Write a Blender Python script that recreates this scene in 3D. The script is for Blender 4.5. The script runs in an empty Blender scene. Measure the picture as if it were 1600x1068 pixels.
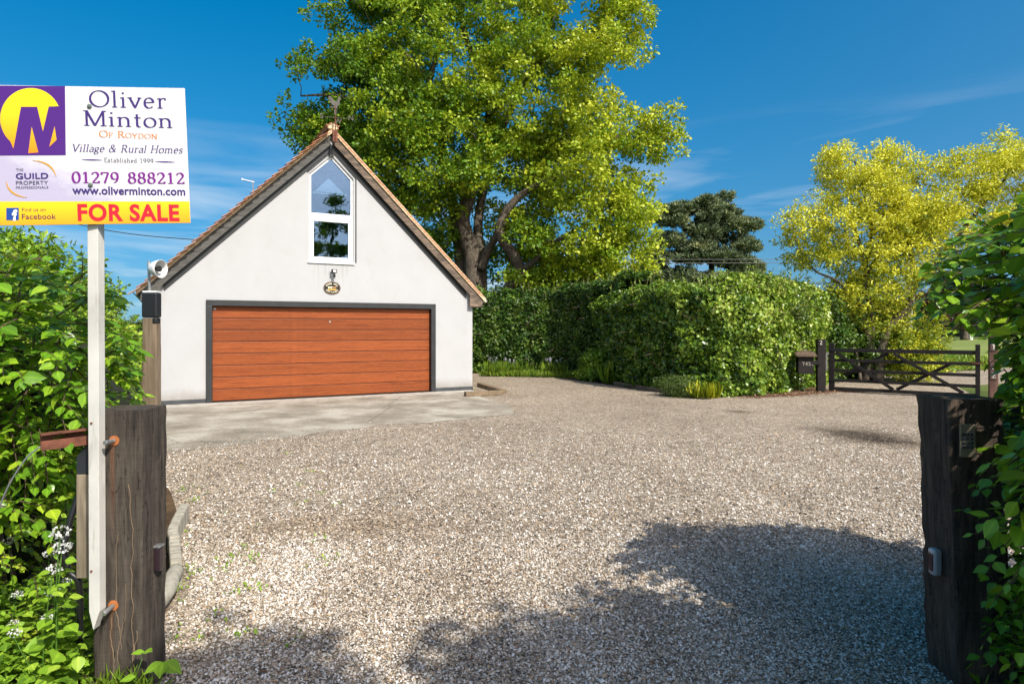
import bpy, bmesh, math, random
import numpy as np
from mathutils import Vector, Matrix, noise
from mathutils.geometry import tessellate_polygon
R = math.radians
rng = np.random.default_rng(7)
random.seed(7)
scene = bpy.context.scene
C = scene.collection

# ------------------------------------------------------------------ camera, light, exposure
EYE, F, HZ = 1.6, 1000.0, 513.0
cam_data = bpy.data.cameras.new('camera')
cam = bpy.data.objects.new('camera', cam_data); C.objects.link(cam)
cam.location = (0, 0, EYE); cam.rotation_euler = (R(90), 0, 0)
cam_data.sensor_width = 36; cam_data.lens = 22.5
cam_data.shift_y = -21/1600
cam_data.clip_start = 0.05; cam_data.clip_end = 3000
scene.camera = cam

SUN_AZ, SUN_EL = 38.0, 44.0          # degrees to the right of straight behind the camera
to_sun = Vector((math.sin(R(SUN_AZ))*math.cos(R(SUN_EL)), -math.cos(R(SUN_AZ))*math.cos(R(SUN_EL)), math.sin(R(SUN_EL))))
world = bpy.data.worlds.new('World'); scene.world = world; world.use_nodes = True
wt = world.node_tree; wt.nodes.clear()
def wn(t): return wt.nodes.new(t)
sky = wn('ShaderNodeTexSky'); sky.sky_type = 'NISHITA'; sky.sun_disc = False
sky.sun_elevation = R(SUN_EL); sky.sun_rotation = R(180-SUN_AZ)
sky.altitude = 0; sky.air_density = 1.0; sky.dust_density = 3.7; sky.ozone_density = 3.0
hs = wn('ShaderNodeHueSaturation'); hs.inputs['Saturation'].default_value = 1.54; hs.inputs['Hue'].default_value = 0.488
hs.inputs['Value'].default_value = 1.0
tc = wn('ShaderNodeTexCoord'); mp = wn('ShaderNodeMapping'); mp.inputs['Scale'].default_value = (1.2, 1.0, 9.0)
mp.inputs['Rotation'].default_value = (R(7), R(9), 0)
nz = wn('ShaderNodeTexNoise'); nz.inputs['Scale'].default_value = 2.2; nz.inputs['Detail'].default_value = 7; nz.inputs['Roughness'].default_value = .55; nz.inputs['Distortion'].default_value = .6
cr = wn('ShaderNodeValToRGB'); cr.color_ramp.elements[0].position = .475; cr.color_ramp.elements[1].position = .70
sx = wn('ShaderNodeSeparateXYZ')
ramp = wn('ShaderNodeValToRGB'); e = ramp.color_ramp.elements
e[0].position = 0.0; e[0].color = (.95, .95, .95, 1); e[1].position = .31; e[1].color = (0, 0, 0, 1)
mul = wn('ShaderNodeMath'); mul.operation = 'MULTIPLY'
mix = wn('ShaderNodeMix'); mix.data_type = 'RGBA'; mix.inputs['B'].default_value = (5.2, 5.7, 6.0, 1)
bg = wn('ShaderNodeBackground'); bg.inputs['Strength'].default_value = 0.146
wo = wn('ShaderNodeOutputWorld')
L = wt.links.new
lift = wn('ShaderNodeMapping'); lift.inputs['Scale'].default_value = (1, 1, .86); lift.inputs['Location'].default_value = (0, 0, .10)
L(tc.outputs['Generated'], lift.inputs[0]); nrm = wn('ShaderNodeVectorMath'); nrm.operation = 'NORMALIZE'; L(lift.outputs[0], nrm.inputs[0]); L(nrm.outputs[0], sky.inputs['Vector'])
L(sky.outputs[0], hs.inputs['Color']); L(tc.outputs['Generated'], mp.inputs[0]); L(mp.outputs[0], nz.inputs['Vector'])
L(nz.outputs['Fac'], cr.inputs[0]); L(tc.outputs['Generated'], sx.inputs[0]); L(sx.outputs['Z'], ramp.inputs[0])
L(cr.outputs[0], mul.inputs[0]); L(ramp.outputs[0], mul.inputs[1]); L(mul.outputs[0], mix.inputs['Factor'])
L(hs.outputs[0], mix.inputs['A']); L(mix.outputs['Result'], bg.inputs[0]); L(bg.outputs[0], wo.inputs[0])

sun_data = bpy.data.lights.new('sun', 'SUN'); sun_data.energy = 4.7; sun_data.angle = R(0.5); sun_data.color = (1, .955, .88)
sun = bpy.data.objects.new('sun', sun_data); C.objects.link(sun); sun.location = (8, -10, 14)
sun.rotation_euler = (-to_sun).to_track_quat('-Z', 'Y').to_euler()
scene.view_settings.view_transform = 'Standard'; scene.view_settings.look = 'None'
scene.view_settings.gamma = 1; scene.view_settings.use_curve_mapping = False
scene.view_settings.exposure = 0.25
scene.cycles.max_bounces = 8; scene.cycles.transparent_max_bounces = 8

def P(px, py, Y):   # a point seen at a photo pixel, at distance Y
    return Vector(((px-800)/F*Y, Y, EYE-(py-HZ)/F*Y))
def G(px, py):      # the ground point seen at a photo pixel
    return P(px, py, EYE*F/(py-HZ))

# ------------------------------------------------------------------ materials
def new_mat(name):
    m = bpy.data.materials.new(name); m.use_nodes = True
    nt = m.node_tree; b = nt.nodes['Principled BSDF']
    return m, nt, b
def N_(nt, t, **kw):
    n = nt.nodes.new(t)
    for k, v in kw.items():
        if k.startswith('i_'): n.inputs[k[2:].replace('_', ' ')].default_value = v
        else: setattr(n, k, v)
    return n
def ramp_node(nt, stops, interp='LINEAR'):
    n = nt.nodes.new('ShaderNodeValToRGB'); n.color_ramp.interpolation = interp
    el = n.color_ramp.elements
    while len(el) < len(stops): el.new(0.5)
    for e_, (p_, c_) in zip(el, stops):
        e_.position = p_; e_.color = (*c_, 1) if len(c_) == 3 else c_
    return n
def coords(nt, scale=(1, 1, 1), kind='Object', rot=(0, 0, 0)):
    t = nt.nodes.new('ShaderNodeTexCoord'); m = nt.nodes.new('ShaderNodeMapping')
    m.inputs['Scale'].default_value = scale; m.inputs['Rotation'].default_value = rot
    nt.links.new(t.outputs[kind], m.inputs[0]); return m.outputs[0]
def bump_to(nt, b, height, strength, dist):
    bp = N_(nt, 'ShaderNodeBump'); bp.inputs['Strength'].default_value = strength; bp.inputs['Distance'].default_value = dist
    nt.links.new(height, bp.inputs['Height']); nt.links.new(bp.outputs[0], b.inputs['Normal']); return bp
def plain(name, col, rough=.6, metal=0, spec=.5, var=.12, scale=12, bump=.0, bdist=.002, kind='Object'):
    m, nt, b = new_mat(name)
    n = N_(nt, 'ShaderNodeTexNoise'); n.inputs['Scale'].default_value = scale; n.inputs['Detail'].default_value = 6
    nt.links.new(coords(nt, kind=kind), n.inputs['Vector'])
    lo = tuple(c*(1-var) for c in col); hi = tuple(min(1, c*(1+var)) for c in col)
    r = ramp_node(nt, [(.3, lo), (.7, hi)]); nt.links.new(n.outputs['Fac'], r.inputs[0])
    nt.links.new(r.outputs[0], b.inputs['Base Color'])
    b.inputs['Roughness'].default_value = rough; b.inputs['Metallic'].default_value = metal
    b.inputs['Specular IOR Level'].default_value = spec
    if bump: bump_to(nt, b, n.outputs['Fac'], bump, bdist)
    return m
def wood(name, dark, light, scale=(3, 3, 40), rough=.75, bump=.5, bdist=.004, nscale=2.2, contrast=(.3, .72), spec=.3, extra=None):
    """grain: noise squeezed across the grain (small scale value along the grain axis)"""
    m, nt, b = new_mat(name)
    v = coords(nt, scale)
    n = N_(nt, 'ShaderNodeTexNoise'); n.inputs['Scale'].default_value = nscale; n.inputs['Detail'].default_value = 8; n.inputs['Roughness'].default_value = .65; n.inputs['Distortion'].default_value = .8
    nt.links.new(v, n.inputs['Vector'])
    r = ramp_node(nt, [(contrast[0], dark), (contrast[1], light)]); nt.links.new(n.outputs['Fac'], r.inputs[0])
    big = N_(nt, 'ShaderNodeTexNoise'); big.inputs['Scale'].default_value = 3.5; big.inputs['Detail'].default_value = 4
    nt.links.new(coords(nt), big.inputs['Vector'])
    mm = N_(nt, 'ShaderNodeMix', data_type='RGBA', blend_type='MULTIPLY'); mm.inputs['Factor'].default_value = .55
    r2 = ramp_node(nt, [(.3, (.55, .55, .55)), (.7, (1.15, 1.15, 1.15))]); nt.links.new(big.outputs['Fac'], r2.inputs[0])
    nt.links.new(r.outputs[0], mm.inputs['A']); nt.links.new(r2.outputs[0], mm.inputs['B'])
    out = mm.outputs['Result']
    if extra: out = extra(nt, out)
    nt.links.new(out, b.inputs['Base Color'])
    b.inputs['Roughness'].default_value = rough; b.inputs['Specular IOR Level'].default_value = spec
    bump_to(nt, b, n.outputs['Fac'], bump, bdist)
    return m
def leafy(name, stops, trans=.4, tcol=(.30, .46, .03), rough=.42, spec=.35):
    m, nt, b = new_mat(name)
    a = N_(nt, 'ShaderNodeAttribute'); a.attribute_name = 'tint'
    r = ramp_node(nt, stops); nt.links.new(a.outputs['Fac'], r.inputs[0])
    va = N_(nt, 'ShaderNodeAttribute'); va.attribute_name = 'vein'
    vr = ramp_node(nt, [(0, (1, 1, 1)), (.5, (.88, .9, .88)), (.82, (1.0, 1.0, .95)), (1, (1.45, 1.35, 1.2))]); nt.links.new(va.outputs['Fac'], vr.inputs[0])
    vm = N_(nt, 'ShaderNodeMix', data_type='RGBA', blend_type='MULTIPLY'); vm.inputs['Factor'].default_value = 1; nt.links.new(r.outputs[0], vm.inputs['A']); nt.links.new(vr.outputs[0], vm.inputs['B'])
    nt.links.new(vm.outputs['Result'], b.inputs['Base Color'])
    b.inputs['Roughness'].default_value = rough; b.inputs['Specular IOR Level'].default_value = spec
    t = N_(nt, 'ShaderNodeBsdfTranslucent')
    mc = N_(nt, 'ShaderNodeMix', data_type='RGBA', blend_type='MIX'); mc.inputs['Factor'].default_value = .5
    mc.inputs['B'].default_value = (*tcol, 1); nt.links.new(r.outputs[0], mc.inputs['A'])
    nt.links.new(mc.outputs['Result'], t.inputs['Color'])
    mx = N_(nt, 'ShaderNodeMixShader'); mx.inputs[0].default_value = trans
    nt.links.new(b.outputs[0], mx.inputs[1]); nt.links.new(t.outputs[0], mx.inputs[2])
    nt.links.new(mx.outputs[0], nt.nodes['Material Output'].inputs[0])
    return m
def flat(name, col, rough=.35, spec=.5, metal=0):
    m, nt, b = new_mat(name); b.inputs['Base Color'].default_value = (*col, 1)
    b.inputs['Roughness'].default_value = rough; b.inputs['Specular IOR Level'].default_value = spec; b.inputs['Metallic'].default_value = metal
    return m
def s2l(r, g, b):
    f = lambda c: (c/255/12.92 if c/255 <= .04045 else ((c/255+.055)/1.055)**2.4)
    return (f(r), f(g), f(b))

# ------------------------------------------------------------------ mesh helpers
def tag(o, label=None, cat=None, group=None, kind=None):
    if label: o['label'] = label
    if cat: o['category'] = cat
    if group: o['group'] = group
    if kind: o['kind'] = kind
    return o
def empty(name, loc=(0, 0, 0), rz=0, label=None, cat=None, group=None):
    o = bpy.data.objects.new(name, None); C.objects.link(o); o.empty_display_size = .2
    o.location = loc; o.rotation_euler = (0, 0, rz)
    return tag(o, label, cat, group)
def link(name, me, parent=None, mats=None, loc=None):
    o = bpy.data.objects.new(name, me); C.objects.link(o)
    if mats is not None and len(me.materials) == 0:
        for m in (mats if isinstance(mats, (list, tuple)) else [mats]): me.materials.append(m)
    if parent: o.parent = parent
    if loc is not None: o.location = loc
    return o
class MB:
    def __init__(s): s.v = []; s.f = []; s.mi = []
    def add(s, vs, fs, mi=0):
        k = len(s.v); s.v += [tuple(v) for v in vs]
        for f in fs: s.f.append(tuple(i+k for i in f)); s.mi.append(mi)
        return s
    def box(s, x0, x1, y0, y1, z0, z1, mi=0, M=None):
        vs = [Vector(p) for p in ((x0,y0,z0),(x1,y0,z0),(x1,y1,z0),(x0,y1,z0),(x0,y0,z1),(x1,y0,z1),(x1,y1,z1),(x0,y1,z1))]
        if M: vs = [M @ v for v in vs]
        return s.add(vs, [(0,3,2,1),(4,5,6,7),(0,1,5,4),(1,2,6,5),(2,3,7,6),(3,0,4,7)], mi)
    def bar(s, p, q, w, h, up=(0, 0, 1), mi=0):
        p, q = Vector(p), Vector(q); d = (q-p).normalized(); up = Vector(up)
        a = d.cross(up).normalized(); b = a.cross(d).normalized()
        vs = []
        for o in (p, q):
            for (i, j) in ((-1,-1),(1,-1),(1,1),(-1,1)): vs.append(o+a*(w/2*i)+b*(h/2*j))
        return s.add(vs, [(3,2,1,0),(4,5,6,7),(0,1,5,4),(1,2,6,5),(2,3,7,6),(3,0,4,7)], mi)
    def tube(s, pts, rad, n=8, mi=0, cap=True):
        pts = [Vector(p) for p in pts]; k = len(pts)
        if not isinstance(rad, (list, tuple)): rad = [rad]*k
        prev = None; vs = []; fs = []
        for i, p in enumerate(pts):
            d = (pts[min(i+1, k-1)]-pts[max(i-1, 0)])
            d = d.normalized() if d.length > 1e-9 else Vector((0, 0, 1))
            if prev is None:
                a = d.orthogonal().normalized()
            else:
                a = (prev-d*prev.dot(d)); a = a.normalized() if a.length > 1e-6 else d.orthogonal().normalized()
            prev = a; b = d.cross(a)
            for j in range(n):
                t = 2*math.pi*j/n; vs.append(p+(a*math.cos(t)+b*math.sin(t))*rad[i])
        for i in range(k-1):
            for j in range(n):
                fs.append((i*n+j, i*n+(j+1) % n, (i+1)*n+(j+1) % n, (i+1)*n+j))
        if cap:
            fs.append(tuple(reversed(range(n)))); fs.append(tuple((k-1)*n+j for j in range(n)))
        return s.add(vs, fs, mi)
    def prism(s, poly, y0, y1, holes=(), mi=0, M=None):
        """outline in x,z extruded from y0 (front) to y1, with optional holes"""
        loops = [list(poly)]+[list(h) for h in holes]
        flat_ = [p for l in loops for p in l]; n = len(flat_)
        tris = tessellate_polygon([[Vector((a, b, 0)) for a, b in l] for l in loops])
        vs = [Vector((a, y0, b)) for a, b in flat_]+[Vector((a, y1, b)) for a, b in flat_]
        if M: vs = [M @ v for v in vs]
        fs = []
        for t in tris:
            a, b, c = [Vector((*flat_[i], 0)) for i in t]
            up = (b-a).cross(c-a).z
            t = tuple(t) if up > 0 else tuple(reversed(t))
            fs.append(t); fs.append(tuple(n+i for i in reversed(t)))
        k = 0
        for li, l in enumerate(loops):
            m = len(l); area = sum(l[i][0]*l[(i+1) % m][1]-l[(i+1) % m][0]*l[i][1] for i in range(m))
            ccw = (area > 0) == (li == 0)
            for i in range(m):
                a, b = k+i, k+(i+1) % m
                fs.append((b, a, n+a, n+b) if ccw else (a, b, n+b, n+a))
            k += m
        return s.add(vs, fs, mi)
    def build(s, name, mats, parent=None, smooth=False, bevel=0, loc=None):
        me = bpy.data.meshes.new(name); me.from_pydata(s.v, [], s.f); me.update()
        mats = mats if isinstance(mats, (list, tuple)) else [mats]
        for m in mats: me.materials.append(m)
        if len(mats) > 1: me.polygons.foreach_set('material_index', s.mi)
        if smooth: me.polygons.foreach_set('use_smooth', [True]*len(me.polygons))
        o = link(name, me, parent, loc=loc)
        if bevel:
            b = o.modifiers.new('bevel', 'BEVEL'); b.width = bevel; b.segments = 2; b.limit_method = 'ANGLE'; b.angle_limit = R(40)
        return o
def np_mesh(name, V, Fc, mat=None, tint=None, smooth=False):
    """fast mesh: V (n,3), Fc (m,k) with one k"""
    me = bpy.data.meshes.new(name); V = np.ascontiguousarray(V, np.float32); Fc = np.ascontiguousarray(Fc, np.int32)
    m, k = Fc.shape
    me.vertices.add(len(V)); me.vertices.foreach_set('co', V.ravel())
    me.loops.add(m*k); me.loops.foreach_set('vertex_index', Fc.ravel())
    me.polygons.add(m); me.polygons.foreach_set('loop_start', np.arange(0, m*k, k, dtype=np.int32))
    if smooth: me.polygons.foreach_set('use_smooth', np.ones(m, bool))
    if tint is not None:
        a = me.attributes.new('tint', 'FLOAT', 'FACE'); a.data.foreach_set('value', np.ascontiguousarray(tint, np.float32))
    if mat: me.materials.append(mat)
    me.update(calc_edges=True); me.validate()
    return me
def smooth_path(pts, n):
    pts = [Vector(p) for p in pts]; out = []
    for i in range(len(pts)-1):
        p0, p1, p2, p3 = pts[max(i-1, 0)], pts[i], pts[i+1], pts[min(i+2, len(pts)-1)]
        for k in range(n):
            t = k/n
            out.append(.5*((2*p1)+(p2-p0)*t+(2*p0-5*p1+4*p2-p3)*t*t+(3*p1-p0-3*p2+p3)*t**3))
    out.append(pts[-1]); return out
def copy_tree(o, parent=None):
    c = o.copy(); C.objects.link(c)
    if parent: c.parent = parent
    for ch in list(o.children): copy_tree(ch, c)
    return c
def text_mesh(body, bold=0.0, spacing=1.0, shear=0.0, extr=0.0):
    cu = bpy.data.curves.new('text', 'FONT'); cu.body = body; cu.size = 1; cu.offset = bold; cu.space_character = spacing; cu.shear = shear; cu.extrude = extr
    cu.resolution_u = 4
    o = bpy.data.objects.new('text', cu); C.objects.link(o)
    dg = bpy.context.evaluated_depsgraph_get(); dg.update()
    me = bpy.data.meshes.new_from_object(o.evaluated_get(dg))
    bpy.data.objects.remove(o); bpy.data.curves.remove(cu)
    return me
# ------------------------------------------------------------------ vegetation helpers
def unit(a): return a/np.maximum(np.linalg.norm(a, axis=-1, keepdims=True), 1e-9)
T_SMALL = (np.array([(0,0,0),(.5,-.5,.10),(1,0,-.08),(.5,.5,.10)], float), np.array([(0,1,2),(0,2,3)]))
T_LEAF = (np.array([(0,0,0),(.33,0,-.03),(.68,0,-.06),(1,0,-.18),(.28,.42,.07),(.66,.40,.03),(.28,-.42,.07),(.66,-.40,.03)], float),
          np.array([(0,1,4),(1,5,4),(1,2,5),(2,3,5),(0,6,1),(1,6,7),(1,7,2),(2,7,3)]))
def broad_template():
    prof = [(0, 0), (.10, .15), (.26, .36), (.44, .43), (.64, .33), (.84, .14), (1, 0)]; V = []; Fc = []
    for u, w_ in prof:
        z = -.16*u*u+.02*math.sin(u*9); V += [(u, 0, z-.02), (u, w_, z+.10*w_), (u, -w_, z+.10*w_)]
    for i in range(6):
        a, c = 3*i, 3*i+3
        if i == 0: Fc += [(a, c, c+1), (a, c+2, c)]
        elif i == 5: Fc += [(a, c, a+1), (a, a+2, c)]
        else: Fc += [(a, c, c+1), (a, c+1, a+1), (a, a+2, c+2), (a, c+2, c)]
    return np.array(V, float), np.array(Fc)
T_BROAD = broad_template()
def leaf_cloud(name, Pn, U, Nm, Ln, W, tint, mat, tmpl=T_SMALL, parent=None):
    tv, tf = tmpl; n = len(Pn)
    U = unit(U); Nm = unit(Nm - U*np.sum(Nm*U, 1, keepdims=True)); V = np.cross(Nm, U)
    Ln = np.broadcast_to(np.asarray(Ln, float), (n,)); W = np.broadcast_to(np.asarray(W, float), (n,))
    X = Pn[:, None, :]+Ln[:, None, None]*(tv[None, :, 0:1]*U[:, None, :]+W[:, None, None]*tv[None, :, 1:2]*V[:, None, :]+tv[None, :, 2:3]*Nm[:, None, :])
    Fc = (tf[None]+(np.arange(n)*len(tv))[:, None, None]).reshape(-1, 3)
    me = np_mesh(name, X.reshape(-1, 3), Fc, mat, np.repeat(np.clip(tint, 0, 1), len(tf)), smooth=tmpl is T_BROAD)
    if tmpl is T_BROAD:
        a = me.attributes.new('vein', 'FLOAT', 'POINT'); a.data.foreach_set('value', np.tile(np.array([1, .1, .1]*7, np.float32), n))
    if tmpl is T_LEAF:
        a = me.attributes.new('vein', 'FLOAT', 'POINT'); a.data.foreach_set('value', np.tile(np.array([1, 1, 1, 1, .25, .25, .25, .25], np.float32), n))
    o = link(name, me, parent); o['kind'] = 'stuff'
    return o
def rand_dir(n, g=None):
    g = g or rng
    return unit(g.normal(size=(n, 3)))
def in_ellipsoid(n, shell=.0):
    d = rand_dir(n); r = (shell**3+(1-shell**3)*rng.random(n))**(1/3)
    return d*r[:, None]
def grow(paths, targets, r_tip=.012, thick=.016, curve=.18, cap_r=.09):
    """attach every target to the nearest piece of the skeleton so far; returns the branches as (points, radii)"""
    pos = []; rad = []
    for pts, rs in paths:
        for p, r in zip(pts, rs): pos.append(tuple(p)); rad.append(r)
    pos = np.array(pos); rad = np.array(rad)
    T = np.array(targets); D = np.min(np.linalg.norm(T[:, None]-pos[None], axis=2), axis=1)
    out = []
    for i in np.argsort(D):
        t = T[i]; dd = np.linalg.norm(pos-t, axis=1)+.35*np.maximum(0, pos[:, 2]-t[2])
        k = int(np.argmin(dd)); a = pos[k]; ln = np.linalg.norm(t-a)
        r0 = min(rad[k]*.7, thick*ln+r_tip*1.3, cap_r); m = max(3, int(ln/.45))
        mid = (a+t)/2+rng.normal(size=3)*curve*ln*.6+np.array((0, 0, .12*ln))
        ts = np.linspace(0, 1, m+1)[:, None]
        pts = (1-ts)**2*a+2*ts*(1-ts)*mid+ts**2*t
        pts[1:-1] += rng.normal(size=(m-1, 3))*.03*min(ln, 2)
        rs = r0+(r_tip-r0)*ts[:, 0]**.8
        out.append((pts, rs)); pos = np.vstack([pos, pts[1:]]); rad = np.concatenate([rad, rs[1:]])
    return out
def tubes_obj(name, items, mat, parent, n=6, smooth=True, kind=None):
    m = MB()
    for pts, rs in items: m.tube(pts, [float(r) for r in rs], n)
    o = m.build(name, mat, parent, smooth=smooth)
    if kind: o['kind'] = kind
    return o
def limb(pts, r0, r1, Y=None, n=4):
    """a limb given by photo pixels at distance Y (or by points)"""
    q = [P(a[0], a[1], Y+(a[2] if len(a) > 2 else 0)) for a in pts] if Y else pts
    q = smooth_path(q, n); k = len(q)
    return ([tuple(p) for p in q], [r0+(r1-r0)*(i/(k-1))**.9 for i in range(k)])
def spray_leaves(centres, n_sub, n_leaf, rad, sub_r, leaf, flat_=.55, up=.8, tint_f=None, out_c=None, tipw=.0):
    """leaves gathered in sub-clumps round each spray centre -> P, U, N, L, tint"""
    c = np.asarray(centres); m = len(c)
    off = in_ellipsoid(m*n_sub, .35).reshape(m, n_sub, 3)*rad; off[..., 2] *= flat_
    sub = (c[:, None]+off).reshape(-1, 3)
    s_t = np.repeat(rng.normal(0, .11, m), n_sub)+rng.normal(0, .09, m*n_sub)
    ncnt = n_leaf; q = in_ellipsoid(len(sub)*ncnt, .3).reshape(len(sub), ncnt, 3)*sub_r; q[..., 2] *= .7
    Pn = (sub[:, None]+q).reshape(-1, 3); k = len(Pn)
    U = unit(q.reshape(-1, 3)/sub_r+.7*rand_dir(k)+np.array((0, 0, -.1)))
    oc = np.zeros((k, 3)) if out_c is None else unit(Pn-np.asarray(out_c))*.5
    Nm = rand_dir(k)*.8+np.array((0, 0, up))+oc
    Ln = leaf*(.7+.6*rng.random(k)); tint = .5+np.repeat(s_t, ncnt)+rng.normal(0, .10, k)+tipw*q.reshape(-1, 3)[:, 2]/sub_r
    if tint_f is not None: tint = tint+tint_f(Pn)
    return Pn, U, Nm, Ln, tint
def hedge_points(front, thick, height, n, rnd=.35, noise_amp=.14, nscale=.9, t_range=(0, 1), depth=.22):
    """random points and outward normals on a hedge that stands behind the ground line `front`"""
    fr = np.array([(p[0], p[1]) for p in smooth_path([(x, y, 0) for x, y in front], 8)])
    seg = np.linalg.norm(np.diff(fr, axis=0), axis=1); cum = np.concatenate([[0], np.cumsum(seg)]); total = cum[-1]
    def at(s):
        i = np.clip(np.searchsorted(cum, s)-1, 0, len(seg)-1); f = (s-cum[i])/seg[i]
        p = fr[i]+(fr[i+1]-fr[i])*f[:, None]; d = (fr[i+1]-fr[i])/seg[i][:, None]
        return p, np.stack([d[:, 1], -d[:, 0]], 1)      # outward = right of the walking direction
    def surf(s, t):
        p, o = at(s); H = height(s/total) if callable(height) else np.full(len(s), float(height))
        per = np.stack([np.full(len(s), 0.), H-rnd, H-rnd+rnd*1.57, H-rnd+rnd*1.57+thick-2*rnd, H-rnd+2*rnd*1.57+thick-2*rnd, 2*(H-rnd)+2*rnd*1.57+thick-2*rnd], 1)
        u = t*per[:, 5]; inset = np.zeros(len(s)); z = np.zeros(len(s)); no = np.zeros(len(s)); nzv = np.zeros(len(s))
        a = u < per[:, 1]; z[a] = u[a]; no[a] = 1
        b = (u >= per[:, 1]) & (u < per[:, 2]); th = (u[b]-per[b, 1])/rnd; inset[b] = rnd-rnd*np.cos(th); z[b] = H[b]-rnd+rnd*np.sin(th); no[b] = np.cos(th); nzv[b] = np.sin(th)
        c = (u >= per[:, 2]) & (u < per[:, 3]); inset[c] = rnd+u[c]-per[c, 2]; z[c] = H[c]; nzv[c] = 1
        d = (u >= per[:, 3]) & (u < per[:, 4]); th = (u[d]-per[d, 3])/rnd; inset[d] = thick-rnd+rnd*np.sin(th); z[d] = H[d]-rnd+rnd*np.cos(th); no[d] = -np.sin(th); nzv[d] = np.cos(th)
        e2 = u >= per[:, 4]; inset[e2] = thick; z[e2] = H[e2]-rnd-(u[e2]-per[e2, 4]); no[e2] = -1
        pos = np.concatenate([p-o*inset[:, None], z[:, None]], 1); nr = np.concatenate([o*no[:, None], nzv[:, None]], 1)
        return pos, nr
    def bumpy(pos, nr):
        d = np.array([noise.noise(Vector(q)*nscale)+.5*noise.noise(Vector(q)*nscale*2.7) for q in pos])
        return pos+nr*(d*noise_amp)[:, None]
    s = rng.random(n)*total; t = t_range[0]+(t_range[1]-t_range[0])*rng.random(n)
    pos, nr = surf(s, t); pos = bumpy(pos, nr)-nr*(depth*rng.random(n)**1.6)[:, None]
    # core
    ns, ntt = min(160, max(8, int(total/.25))), 36
    S, T2 = np.meshgrid(np.linspace(0, total, ns), np.linspace(0, 1, ntt), indexing='ij')
    cp, cn = surf(S.ravel(), T2.ravel()); cp = bumpy(cp, cn)-cn*(depth*.8); cp[:, 2] = np.maximum(cp[:, 2], 0.0)
    idx = np.arange(ns*ntt).reshape(ns, ntt)
    fc = np.stack([idx[:-1, :-1], idx[1:, :-1], idx[1:, 1:], idx[:-1, 1:]], -1).reshape(-1, 4)
    return pos, nr, cp, fc

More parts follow.
